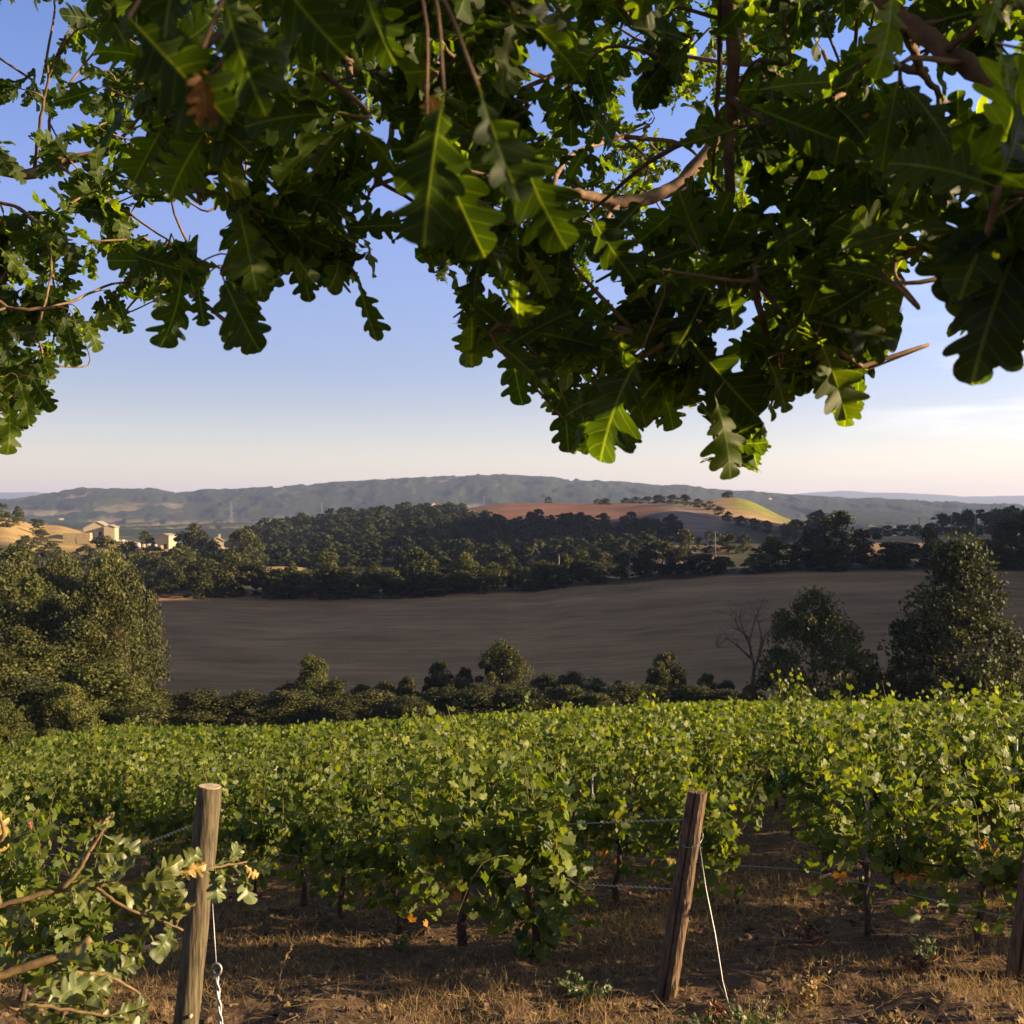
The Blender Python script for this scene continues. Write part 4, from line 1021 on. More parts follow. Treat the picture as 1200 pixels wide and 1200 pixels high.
weed(950, 1102, 7.4, 12, 0.10, M_redweed, 'reddish dry weed under the start of the right hand row', 0.22)
weed(846, 1163, 6.0, 10, 0.10, M_redweed, 'russet weed beside the thin stay wire', 0.12)
weed(1060, 1185, 5.4, 12, 0.16, M_straw, 'pale straw coloured weed tuft on the lit soil at lower right', 0.16)
weed(945, 1150, 6.2, 12, 0.2, M_straw, 'straw coloured tuft on the lit strip below the right hand row', 0.14)
# tall seed stalks
for x, y, Y, h, lab in [(467, 1180, 5.4, 0.26, 'tall dry seed stalk on the dark soil left of centre'), (905, 1118, 6.9, 0.24, 'dry seed stalk left of the patch of red weed'), (620, 1195, 5.3, 0.2, 'dry seed stalk at the bottom edge in the centre'), (327, 1112, 7.3, 0.3, 'thin upright dry stalk right of the round post')]:
    X = (x - 600) * Y / 1200; z = gz(X, Y); mb = MB(); lx = g.normal(0.06, 0.05)
    P = np.array([(X + lx * t ** 2, Y, z - 0.02 + h * t) for t in np.linspace(0, 1, 7)]); mb.tube(P, np.linspace(0.0035, 0.002, 7), 5, tone=0.6)
    k = 26; t = g.uniform(0.55, 1.02, k); mb.scatter(ico, None, it, frames(unit(k), unit(k)) * (0.006 * g.uniform(.6, 1.4, k))[:, None, None], np.stack([X + lx * t ** 2, Y + 0 * t, z - 0.02 + h * t], 1) + g.normal(0, 0.005, (k, 3)), g.uniform(0.5, 1, k))
    tag(mb.build('seed_stalk', M_straw), lab, 'dry stalk', 'dry seed stalks')
#@@PART4
# ------------------------------------------------------------------ oak overhead
def catmull(P, k):
    P = np.asarray(P, float); Q = np.vstack([2 * P[0] - P[1], P, 2 * P[-1] - P[-2]]); out = []
    for i in range(1, len(Q) - 2):
        for t in np.arange(k) / k:
            a, b, c, d = Q[i - 1:i + 3]
            out.append(0.5 * (2 * b + (c - a) * t + (2 * a - 5 * b + 4 * c - d) * t * t + (3 * b - a - 3 * c + d) * t ** 3))
    out.append(P[-1]); return np.array(out)

OUTLINE = np.array([(.010, 0), (.013, .12), (.05, .165), (.10, .20), (.135, .25), (.105, .275), (.085, .30), (.165, .345), (.228, .40), (.240, .438), (.20, .458), (.13, .462), (.112, .492), (.20, .535), (.278, .60), (.300, .648), (.265, .678), (.17, .665), (.142, .692), (.21, .735), (.268, .795), (.270, .842), (.222, .862), (.145, .840), (.122, .860), (.155, .905), (.152, .955), (.10, .985), (.045, .992), (0.004, 1.0)])
def oak_leaf(seed, sub, strips, curl=1.0):
    """Lobed oak leaf, 1 long along +y: strips of faces each side of the midrib, rounded lobes leaning forward."""
    g = np.random.default_rng(seed)
    b, a1, ph = g.uniform(-0.6, 1.3) * curl, g.uniform(0.2, 1.3) * curl, g.uniform(0, 6)
    fold = g.uniform(0.05, 0.5); V, F, o = [], [], 0
    wide = g.uniform(0.75, 1.08)
    for side in (-1, 1):
        P = OUTLINE.copy(); ky = np.linspace(0, 1.05, 7)
        P[:, 0] *= wide * np.interp(P[:, 1], ky, g.uniform(0.72, 1.22, 7))
        P[:, 1] = P[:, 1] + np.interp(P[:, 1], ky, g.uniform(-0.03, 0.03, 7)) * np.clip(P[:, 1] * 4, 0, 1) * np.clip((1 - P[:, 1]) * 4, 0, 1)
        if sub > 1: P = catmull(P, sub); P[:, 0] = np.maximum(P[:, 0], 0.004)
        mid = np.maximum.accumulate(np.clip(P[:, 1] - 0.42 * P[:, 0], 0, 1)); m = len(P)
        fr = [0.0, 0.5, 1.0] if strips == 2 else [0.0, 1.0]
        for f in fr:
            x = side * P[:, 0] * f; y = mid * (1 - f) + P[:, 1] * f
            z = fold * np.abs(x) - 1.6 * a1 * x * x - 0.35 * b * (y - 0.25) ** 2 + 0.05 * curl * np.sin(y * 16 + ph + side) * f * np.clip(np.abs(x) * 8, 0, 1)
            V.append(np.stack([x, y, z], 1))
        for r in range(len(fr) - 1):
            for i in range(m - 1):
                q = (o + r * m + i, o + (r + 1) * m + i, o + (r + 1) * m + i + 1, o + r * m + i + 1)
                F.append(q if side > 0 else q[::-1])
        o += m * len(fr)
    return np.concatenate(V), np.array(F)
OL_HI = [oak_leaf(40 + s, 2, 2) for s in range(7)]
OL_LO = [oak_leaf(60 + s, 1, 1) for s in range(7)]

# lower outline of the foliage in the photograph and the gaps of sky in it
OUT = np.array([(-400, 560), (-60, 560), (0, 525), (14, 530), (30, 490), (58, 478), (64, 425), (90, 425), (118, 385), (150, 385), (166, 345), (186, 352), (198, 408), (214, 335), (240, 380), (268, 410), (305, 405), (318, 352), (322, 300), (352, 352), (385, 342), (404, 325), (430, 400), (444, 395), (448, 315),
                (478, 262), (492, 318), (522, 350), (540, 425), (562, 425), (574, 382), (590, 440), (606, 472), (618, 442), (648, 480), (660, 525), (702, 532), (735, 528), (748, 490), (776, 500), (800, 478), (812, 520), (832, 545), (870, 558), (905, 530), (908, 495), (925, 480), (940, 450), (955, 470), (985, 490), (1016, 480), (1022, 425), (1052, 392), (1062, 355), (1048, 320), (1036, 300), (1078, 312), (1100, 316), (1116, 300), (1124, 300), (1116, 380), (1112, 438), (1135, 446), (1150, 415), (1175, 425), (1200, 395), (1300, 420), (1700, 420)], float)
HOLES = [(18, 48, 40), (12, 140, 22), (60, 25, 16), (455, 240, 26), (440, 272, 16), (470, 215, 12), (118, 62, 14), (140, 72, 12), (30, 170, 14), (185, 258, 20), (235, 258, 22), (100, 262, 14), (165, 142, 9), (52, 222, 12), (990, 45, 15), (984, 62, 9), (1078, 68, 17), (1090, 88, 15), (1062, 97, 15), (1055, 78, 10), (1132, 262, 17), (1136, 240, 12), (1124, 282, 10),
         (860, 425, 15), (715, 330, 13), (730, 365, 12), (890, 468, 10), (955, 255, 10), (1010, 222, 9), (1062, 260, 8), (1105, 200, 8), (1030, 140, 7), (645, 15, 10), (632, 60, 10), (960, 70, 8), (640, 40, 8), (346, 158, 7), (312, 196, 8), (800, 490, 10), (1105, 225, 8), (205, 240, 8)]
HX = np.array(HOLES, float)
def allowed(P, slack=6.0):
    P = np.atleast_2d(P)
    Yd = np.maximum(P[:, 1], 0.05)
    x, y = 600 + 1200 * P[:, 0] / Yd, 600 - 1200 * P[:, 2] / Yd
    inside = (x > -260) & (x < 1460) & (P[:, 1] > 0.05) & (y > -260)
    ok = y < np.interp(x, OUT[:, 0], OUT[:, 1]) + slack
    for hx, hy, hr in HOLES: ok &= (x - hx) ** 2 + (y - hy) ** 2 > hr * hr
    return np.where(inside, ok, y < 300)

def pts(*a): return [px(x, y, d) for x, y, d in a]
TRUNK = np.array([(1.9, -2.3, -1.75), (1.82, -2.2, -0.9), (1.68, -2.05, 0.2), (1.55, -1.9, 1.1), (1.45, -1.75, 1.9), (1.35, -1.6, 2.8)])
TRUNK[0, 2] = gz(1.9, -2.3) - 0.15
BOUGHS = [  # name text, points from the trunk outwards, radius at both ends
    ('left', [TRUNK[4], (0.4, -0.6, 2.35), (-0.75, 0.9, 1.95)] + pts((-260, -20, 2.75), (-90, 150, 2.85), (20, 203, 2.9), (66, 190, 2.95), (130, 177, 3.0), (178, 165, 3.1), (240, 166, 3.2), (330, 190, 3.3)), 0.05, 0.004,
     [pts((66, 192, 2.95), (100, 215, 2.8), (126, 230, 2.75), (176, 268, 2.7), (226, 300, 2.65)), pts((40, 198, 2.92), (46, 150, 2.8), (56, 95, 2.75), (64, 68, 2.7)), pts((-90, 150, 2.85), (-20, 225, 2.5), (22, 244, 2.45), (48, 268, 2.4), (60, 320, 2.4), (40, 400, 2.3)), pts((-90, 150, 2.85), (-40, 300, 2.3), (0, 355, 2.3), (45, 362, 2.3), (90, 350, 2.4), (140, 330, 2.5), (170, 340, 2.5)),
      pts((240, 166, 3.2), (290, 190, 3.0), (250, 245, 2.9), (215, 235, 2.9)), pts((66, 190, 2.95), (60, 130, 3.2), (110, 60, 3.3), (140, 0, 3.3)), pts((-40, 300, 2.3), (-30, 420, 2.2), (0, 470, 2.2)), pts((130, 177, 3.0), (180, 120, 3.0), (230, 70, 3.1))]),
    ('middle', [TRUNK[3], (1.0, -1.2, 1.35), (0.25, -0.2, 1.05), (-0.2, 0.7, 0.9)] + pts((250, -160, 1.30), (330, -20, 1.45), (384, 42, 1.55), (420, 84, 1.6), (470, 118, 1.65), (510, 150, 1.7), (548, 205, 1.75)), 0.035, 0.006,
     [pts((408, 74, 1.58), (408, 108, 1.52), (386, 140, 1.48), (356, 200, 1.45), (343, 232, 1.42), (310, 250, 1.40), (280, 272, 1.38), (258, 320, 1.3)), pts((343, 235, 1.42), (360, 262, 1.42), (388, 290, 1.42), (410, 312, 1.42), (428, 345, 1.4)), pts((330, -20, 1.45), (270, 30, 1.2), (220, 80, 1.1), (215, 160, 1.1), (235, 240, 1.15)),
      pts((420, 84, 1.6), (480, 88, 1.7), (505, 84, 1.75), (535, 40, 1.9), (566, -10, 2.0)), pts((500, 84, 1.75), (494, 62, 1.78), (488, 40, 1.8)), pts((470, 118, 1.65), (450, 190, 1.5), (430, 235, 1.45)), pts((548, 205, 1.75), (552, 270, 1.7), (560, 330, 1.65)), pts((548, 205, 1.75), (600, 290, 1.75), (625, 345, 1.7), (655, 380, 1.7)), pts((250, -160, 1.30), (200, -150, 0.8), (150, -70, 0.56), (200, -60, 0.5), (290, -70, 0.5), (400, -70, 0.55)), pts((400, -70, 0.55), (500, -90, 0.6), (580, -80, 0.62), (640, -60, 0.65))]),
    ('hanging', [TRUNK[4], (1.2, -0.9, 1.75), (0.7, 0.3, 1.35)] + pts((872, -330, 1.22), (862, -120, 1.28), (857, 0, 1.32), (858, 90, 1.34), (856, 170, 1.36), (852, 250, 1.38), (838, 322, 1.38), (820, 378, 1.36), (826, 425, 1.32), (838, 465, 1.25)), 0.026, 0.0028,
     [pts((862, -120, 1.28), (846, -20, 1.36), (843, 80, 1.42), (838, 150, 1.45), (835, 210, 1.5)), pts((856, 115, 1.34), (885, 135, 1.3), (915, 150, 1.25)), pts((838, 322, 1.38), (880, 318, 1.34), (920, 322, 1.3), (950, 345, 1.25)), pts((838, 322, 1.38), (790, 345, 1.4), (750, 380, 1.35), (735, 430, 1.25)), pts((850, 265, 1.38), (890, 330, 1.32), (925, 380, 1.28), (945, 400, 1.25)),
      pts((820, 378, 1.36), (770, 410, 1.5), (700, 440, 1.6), (670, 470, 1.65)), pts((852, 250, 1.38), (780, 280, 1.5), (700, 330, 1.6)), pts((838, 150, 1.45), (760, 190, 1.6), (680, 260, 1.65)), pts((950, 345, 1.25), (985, 350, 1.2)), pts((880, 318, 1.34), (900, 400, 1.35), (915, 435, 1.35))]),
    ('right', [TRUNK[3], (1.45, -0.8, 1.25), (1.15, 0.3, 0.75)] + pts((1620, 160, 0.95), (1400, 225, 0.95), (1240, 160, 0.95), (1170, 102, 0.98), (1110, 60, 1.0), (1050, 14, 1.02), (990, -50, 1.05), (900, -160, 1.1)), 0.03, 0.007,
     [pts((1050, 14, 1.02), (1070, 60, 1.1), (1082, 85, 1.15), (1100, 112, 1.2), (1120, 140, 1.25), (1140, 175, 1.3)), pts((1082, 85, 1.15), (1040, 80, 1.3), (1000, 110, 1.4), (960, 180, 1.5)), pts((1240, 160, 0.95), (1215, 240, 0.85), (1195, 300, 0.8), (1183, 360, 0.78), (1178, 405, 0.76)), pts((1195, 300, 0.8), (1170, 290, 0.78), (1150, 300, 0.76)), pts((1120, 140, 1.25), (1060, 190, 1.4), (1030, 250, 1.5), (1040, 290, 1.5)), pts((1110, 60, 1.0), (1150, 20, 0.9), (1165, -30, 0.85)), pts((1140, 175, 1.3), (1110, 240, 1.4), (1090, 290, 1.45)), pts((1215, 240, 0.85), (1240, 340, 0.9), (1230, 400, 0.9))]),
    ('far', [TRUNK[5], (1.2, 0.2, 2.9), (0.9, 2.2, 2.6)] + pts((760, -160, 3.9), (700, -10, 4.2), (668, 70, 4.4), (640, 92, 4.4), (600, 110, 4.5), (540, 150, 4.6)), 0.05, 0.006,
     [pts((668, 70, 4.4), (715, 30, 4.3), (740, -20, 4.2)), pts((668, 70, 4.4), (700, 120, 4.2), (730, 160, 4.0), (760, 200, 3.8), (700, 290, 3.4)), pts((760, -160, 3.9), (860, -20, 4.3), (930, 20, 4.6), (965, 60, 4.8)), pts((640, 92, 4.4), (560, 60, 4.2), (480, 40, 4.0), (420, 90, 4.0), (380, 150, 3.6)), pts((730, 160, 4.0), (800, 170, 3.8), (850, 220, 3.6)), pts((860, -20, 4.3), (880, 80, 4.0), (920, 160, 3.6), (980, 240, 3.2)), pts((420, 90, 4.0), (340, 60, 3.8), (260, 60, 3.6), (200, 30, 3.5)),
      pts((730, 160, 4.0), (660, 190, 2.9), (640, 300, 2.4), (620, 360, 2.2)), pts((965, 60, 4.8), (990, 120, 4.4), (1060, 180, 3.8), (1090, 240, 3.4))]),
    ('stub', [TRUNK[5], (1.0, 0.3, 2.3), (0.75, 1.4, 1.5)] + pts((980, -120, 2.2), (900, 80, 2.15), (810, 200, 2.1), (770, 228, 2.08), (726, 238, 2.05), (700, 232, 2.03), (676, 227, 2.0), (648, 222, 1.98)), 0.03, 0.0085, [pts((810, 200, 2.1), (820, 290, 2.0), (800, 350, 1.9)), pts((726, 238, 2.05), (710, 262, 2.0), (720, 300, 1.95)), pts((900, 80, 2.15), (960, 130, 2.1), (990, 220, 2.0), (960, 300, 1.9)), pts((900, 80, 2.15), (780, 60, 2.3), (700, 20, 2.4))]),
    ('crown', [TRUNK[5], (1.7, -0.4, 2.7), (2.5, 0.8, 2.2), (3.1, 1.6, 1.6), (3.5, 2.2, 1.1)], 0.06, 0.01, [[(2.5, 0.8, 2.2), (1.9, 1.8, 2.4), (1.2, 2.6, 2.5)], [(2.5, 0.8, 2.2), (3.4, 0.0, 1.8), (4.0, -0.4, 1.2)], [(1.7, -0.4, 2.7), (0.2, -0.2, 3.0), (-1.2, 0.4, 2.8)], [(0.2, -0.2, 3.0), (-0.4, 1.5, 2.9), (-1.2, 2.6, 2.7)], [(3.1, 1.6, 1.6), (2.6, 2.3, 1.5), (2.2, 2.6, 1.2)]]),
]
oak = empty('oak_tree', tuple(TRUNK[0]))
tag(oak, 'large oak whose leafy lobed branches hang across the top of the view', 'tree')
OB = Vector(TRUNK[0])
def oak_child(mb, name, mat, parent, smooth):
    """Meshes are laid out in world space; shift them to the tree's own base."""
    for i in range(len(mb.v)): mb.v[i] = mb.v[i] - TRUNK[0]
    return mb.build(name, mat, parent, smooth, name == 'leaves')
mb = MB(); mb.tube(catmull(TRUNK, 5), np.interp(np.linspace(0, 1, 26), [0, 0.1, 1], [0.30, 0.21, 0.13]), 18, wob=0.08); oak_child(mb, 'trunk', M_bark, oak, True)

g = np.random.default_rng(4)
nodes, nown, wood_mb = [], [], []
for bi, (nm, P, r0, r1, subs) in enumerate(BOUGHS):
    m = MB(); C_ = catmull(P, 6); n = len(C_)
    C_ = C_ + g.normal(0, 0.0016, C_.shape) * np.linspace(0.3, 1, n)[:, None]
    m.tube(C_, np.interp(np.linspace(0, 1, n), [0, 0.45, 1], [r0, max(0.35 * r0, 1.8 * r1), r1]), 9, wob=0.08)
    k0 = n // 3
    nodes += list(C_[k0::2]); nown += [bi] * len(C_[k0::2])
    for s in subs:
        S = catmull(s, 5); S = S + g.normal(0, 0.0012, S.shape); rr = (0.0055 if bi not in (4, 6) else 0.010) * min(1.0, max(S[-1][1], 0.4) / 1.25)
        m.tube(S, np.linspace(rr, 0.0022, len(S)), 7, wob=0.1); nodes += list(S[2:]); nown += [bi] * len(S[2:])
    wood_mb.append(m)
nodes = np.array(nodes); nown = np.array(nown)
leafP = {b: [] for b in range(len(BOUGHS))}       # per bough: (base, axis, normal, length, hi?, tone)

def add_leaf(b, base, axis, nrm, ln, tone=None, force=False):
    axis = axis / np.linalg.norm(axis)
    if not force:
        t = np.stack([base + axis * ln * f for f in (0.25, 0.6, 1.0)])
        side = np.cross(axis, nrm); side /= np.linalg.norm(side) + 1e-9
        t = np.vstack([t, base + axis * ln * 0.6 + side * ln * 0.3, base + axis * ln * 0.6 - side * ln * 0.3])
        if not allowed(t).all(): return False
    leafP[b].append((base, axis, nrm, ln, base[1] < 2.1 and abs(base[0]) < 0.62 * base[1] + 0.1, float(np.clip(g.normal(0.5, 0.2), 0, 0.94)) if tone is None else tone)); return True

AVOID = [(605, 835, -60, 235, 0.85), (318, 480, 60, 180, 0.6), (650, 760, 235, 330, 0.5), (836, 874, -60, 300, 0.7)]
def clusters(n, xr, yr, dr, per, ln, own=None, margin=0.35, avoid=True):
    """Twig ends spread through a stretch of the canopy; each grows from the nearest wood and carries a spray of leaves."""
    global nodes, nown
    made = 0; tries = 0
    while made < n and tries < n * 40:
        tries += 1
        x, y, d = g.uniform(*xr), g.uniform(*yr), g.uniform(*dr)
        if avoid and any(a < x < b and c0 < y < d0 and g.uniform() < pr for a, b, c0, d0, pr in AVOID): continue
        c = px(x, y, d)
        m = margin * ln * 1200 / d
        if not allowed(px(x, y + m, d))[0] or not allowed(c)[0]: continue
        D2 = ((nodes - c) ** 2).sum(1) + (0 if own is None else 4.0 * (~np.isin(nown, own)))
        i = int(np.argmin(D2)); p = nodes[i]; b = int(nown[i]); L_ = np.linalg.norm(c - p)
        if L_ > 0.5: continue
        mid = (p + c) / 2 + np.array((g.normal(0, 0.04), g.normal(0, 0.04), 0.10 * L_ + g.normal(0, 0.03)))
        T = catmull([p, mid, c], 4)
        if L_ > 0.03: wood_mb[b].tube(T, np.linspace(0.0030 + 0.003 * L_, 0.0014, len(T)), 5, cap=False)
        nodes = np.vstack([nodes, T[4:]]); nown = np.concatenate([nown, [b] * len(T[4:])])
        dirn = (c - mid); dirn /= np.linalg.norm(dirn) + 1e-9
        for q in range(per):
            f = g.uniform(0.45, 1.0) if q else 1.0
            k = min(int(f * (len(T) - 1)), len(T) - 2); base = T[k] + (T[k + 1] - T[k]) * (f * (len(T) - 1) - k)
            for _ in range(3):
                ax = dirn * 0.5 + g.normal(0, 0.62, 3) + np.array((0, 0, -0.42)); nr = g.normal(0, 0.75, 3) + np.array((0, -0.30, 0.5))
                if add_leaf(b, base, ax, nr, ln * g.uniform(0.7, 1.25)): break
        made += 1

# sprays by depth: near right-hand mass, middle layer, sunlit left, small far leaves
clusters(36, (490, 1060), (100, 540), (1.05, 1.6), 8, 0.078, [1, 2, 3, 5])
clusters(24, (195, 450), (60, 400), (1.1, 1.6), 8, 0.080, [1])
clusters(92, (440, 1110), (-80, 530), (1.3, 1.66), 8, 0.078, [1, 2, 4, 5, 3])
clusters(110, (-140, 240), (170, 535), (2.35, 3.0), 8, 0.092, [0], 0.35, False)
clusters(40, (-100, 200), (-60, 200), (2.6, 3.4), 8, 0.092, [0, 4, 1], 0.35, False)
clusters(50, (150, 420), (-120, 200), (2.9, 3.6), 8, 0.092, [0, 4, 1], 0.35, False)
clusters(230, (330, 1010), (-150, 330), (3.2, 4.8), 9, 0.095, [4, 5], 0.35, False)
clusters(40, (950, 1260), (-80, 330), (0.95, 1.5), 8, 0.078, [3])
clusters(34, (1200, 1750), (-120, 300), (0.9, 1.6), 8, 0.095, [3], 0.35, False)
clusters(16, (1120, 1330), (180, 440), (0.68, 0.86), 6, 0.092, [3], 0.6)
clusters(40, (90, 620), (-120, 170), (0.9, 1.5), 8, 0.080, [1])
clusters(22, (600, 1000), (-120, 250), (1.0, 1.6), 8, 0.078, [2, 3, 5])

def hero(b, bx, by, tx, ty, d, yaw=0.0, roll=0.0, tone=None, tilt=0.0):
    p, t = px(bx, by, d), px(tx, ty, d * (1 + tilt))
    ax = t - p; view = -p / np.linalg.norm(p)
    nr = view + np.array((math.sin(yaw), 0, 0)) * 1.0 + np.array((0, 0, roll))
    add_leaf(b, p, ax, nr, float(np.linalg.norm(ax)), tone, True)
    D2 = ((nodes - p) ** 2).sum(1) + 4.0 * (nown != b); n0 = nodes[int(np.argmin(D2))]
    if 0.02 < np.linalg.norm(n0 - p) < 0.11: wood_mb[b].tube(catmull([n0, (n0 + p) / 2 + (0.012, 0, 0.016), p], 4), 0.0010, 5, cap=False)
for h in [(2, 838, 462, 864, 560, 1.16, 0.5, 0.2, .75), (2, 806, 395, 888, 492, 1.2, -0.3, 0.2, .3), (2, 915, 318, 1064, 352, 1.12, 0.5, 0.4, .7), (2, 958, 392, 998, 490, 1.12, 0.5, 0.1, .75), (2, 930, 372, 1062, 398, 1.2, -0.4, 0.2, .35), (2, 900, 420, 926, 482, 1.2, 0.4, 0.1, .7), (2, 880, 400, 905, 470, 1.25, -0.3, 0, .3),
          (1, 556, 335, 549, 430, 1.5, 0.7, 0.3, .9), (1, 628, 368, 664, 438, 1.5, 0.8, 0.4, .93), (1, 600, 395, 606, 474, 1.6, -0.4, 0, .3), (2, 662, 450, 664, 530, 1.6, -0.2, 0, .3), (2, 752, 410, 690, 532, 1.05, -0.6, 0.2, .25), (2, 726, 470, 737, 530, 1.4, 0.3, 0, .6), (2, 770, 440, 794, 502, 1.5, 0.4, 0, .7), (2, 690, 440, 676, 528, 1.7, -0.3, 0, .4), (2, 640, 430, 650, 482, 1.8, 0.2, 0, .4),
          (1, 258, 318, 300, 412, 1.1, -0.5, 0.2, .3), (1, 214, 318, 200, 408, 1.2, 1.6, 0.5, .3), (1, 232, 330, 238, 382, 1.3, -0.3, 0, .4), (1, 418, 322, 438, 402, 1.35, 1.2, 0.3, .4), (1, 398, 268, 470, 262, 1.3, -0.3, 0.3, .45), (1, 350, 280, 360, 352, 1.35, -0.3, 0.3, .3), (1, 370, 290, 392, 344, 1.35, 0.3, 0, .5), (1, 150, 296, 212, 318, 1.3, -0.5, 0, .2), (1, 400, 225, 432, 212, 1.3, -0.2, 0.4, .35), (1, 300, 280, 305, 352, 1.35, -0.4, 0, .25),
          (3, 1200, 268, 1130, 442, 0.74, -0.5, 0.1, .25), (3, 1196, 330, 1166, 430, 0.78, 0.9, 0.1, .5), (3, 1172, 268, 1116, 308, 0.74, -0.3, 0.2, .2), (3, 1225, 300, 1190, 410, 0.8, 0.4, 0, .4), (3, 1045, -15, 1040, 84, 0.75, 0.6, 0.1, .9), (3, 1172, -25, 1160, 40, 0.75, 0.6, 0, .85), (3, 1165, 50, 1192, 98, 0.7, 0.9, 0.5, .8), (2, 890, 105, 975, 92, 1.0, 0.6, 0.5, .8), (2, 880, 125, 985, 165, 1.0, -0.4, 0.2, .3), (3, 980, 130, 1024, 155, 1.1, -0.2, 0.2, .98),
          (1, 232, 70, 246, 142, 0.5, 0.3, 0.1, .98), (1, 150, 20, 262, 140, 0.5, -0.5, 0.3, .1), (1, 260, -10, 300, 130, 0.5, -0.5, 0.2, .1), (1, 210, -40, 175, 95, 0.52, -0.6, 0.3, .1), (1, 300, -60, 390, 60, 0.55, -0.5, 0.3, .15), (1, 560, 100, 606, 240, 0.55, 0.5, -0.3, .2), (1, 520, 105, 490, 285, 0.6, -0.4, 0.1, .2), (1, 500, 140, 560, 300, 0.62, -0.4, 0.1, .15), (1, 600, 150, 650, 290, 0.65, -0.5, 0.2, .2), (2, 612, 290, 650, 345, 1.2, 0.6, 0.2, .85), (2, 690, 250, 740, 330, 0.9, -0.5, 0.2, .2), (2, 760, 230, 690, 300, 0.95, -0.4, 0, .2), (1, 420, -40, 450, 70, 0.6, -0.6, 0.3, .15), (1, 520, 150, 500, 110, 0.7, -0.2, 0.1, .97),
          (0, 10, 470, 14, 532, 2.2, 0.5, 0, .9), (0, 36, 440, 60, 480, 2.2, -0.3, 0.2, .4), (0, 20, 440, 38, 495, 2.2, 0.5, 0, .85), (0, 78, 375, 90, 428, 2.3, -0.2, 0, .4), (0, 96, 372, 118, 408, 2.3, 0.6, 0, .9), (0, 90, 385, 138, 372, 2.35, 0.5, 0.3, .85), (0, 138, 350, 152, 392, 2.4, -0.1, 0, .5), (0, 45, 370, 52, 398, 2.3, 0.6, 0, .9), (0, 150, 330, 182, 345, 2.5, 0.3, 0.2, .6), (0, 0, 290, 30, 322, 2.3, 0.6, 0, .9)]:
    hero(*h)  # tone paints sunlit leaves paler and shaded ones darker

# rest of the crown: overhead and to the west, outside the frame
def fill(n, b, lo, hi, test, ln):
    global nodes, nown
    k = 0; tries = 0
    lo, hi = np.array(lo), np.array(hi)
    while k < n and tries < 40 * n:
        c = g.uniform(lo, hi); tries += 1
        if not test(*c): continue
        i = int(np.argmin(((nodes - c) ** 2).sum(1))); p = nodes[i]; bb = int(nown[i]) if b is None else b
        if np.linalg.norm(c - p) > (0.55 if tries < 25 * n else 0.9): continue
        T = catmull([p, (p + c) / 2 + g.normal(0, 0.03, 3) + (0, 0, 0.05), c], 3)
        nodes = np.vstack([nodes, T[2:]]); nown = np.concatenate([nown, [bb] * len(T[2:])])
        wood_mb[bb].tube(T, np.linspace(0.006, 0.002, len(T)), 4, cap=False)
        for q in range(9):
            ax = g.normal(0, 0.8, 3) + (0, 0, -0.3); nr = g.normal(0, 0.7, 3) + (0, 0, 0.6)
            leafP[bb].append((c + g.normal(0, 0.06, 3), ax / np.linalg.norm(ax), nr, ln * g.uniform(0.8, 1.2), False, float(np.clip(g.normal(0.5, 0.2), 0, 0.94))))
        k += 1
fill(100, 6, (-2.0, -0.6, 0.9), (2.2, 2.6, 2.9), lambda x, y, z: z > 0.56 * max(y, 0) + 0.45 + 0.1 * abs(x), 0.13)
fill(30, 6, (1.3, -0.3, 0.25), (4.2, 3.0, 2.6), lambda x, y, z: x > 0.56 * max(y, 0) + 0.45 and y < 1.1 and z > 0.62 + 0.12 * x and z < 2.6 and math.hypot(x - 2.4, y - 1.0) < 2.2, 0.14)
fill(170, 6, (-2.6, -2.6, 0.1), (2.8, -0.35, 2.4), lambda x, y, z: z > 0.15 - 0.12 * y, 0.15)

for b, (nm, P, r0, r1, subs) in enumerate(BOUGHS):
    br = oak_child(wood_mb[b], 'branch', M_bark, oak, True)
    A = leafP[b]; mb = MB()
    if not A: continue
    bs, ax, nr, ln, hi, tn = (np.array(v) for v in zip(*A))
    F_ = frames(ax, nr) * ln[:, None, None]
    v = g.integers(0, 7, len(bs))
    for h, T in ((True, OL_HI), (False, OL_LO)):
        for k in range(7):
            m = (v == k) & (hi == h)
            if m.any(): mb.scatter(T[k][0], T[k][1], None, F_[m], bs[m], tn[m])
    oak_child(mb, 'leaves', M_oak, br, True)

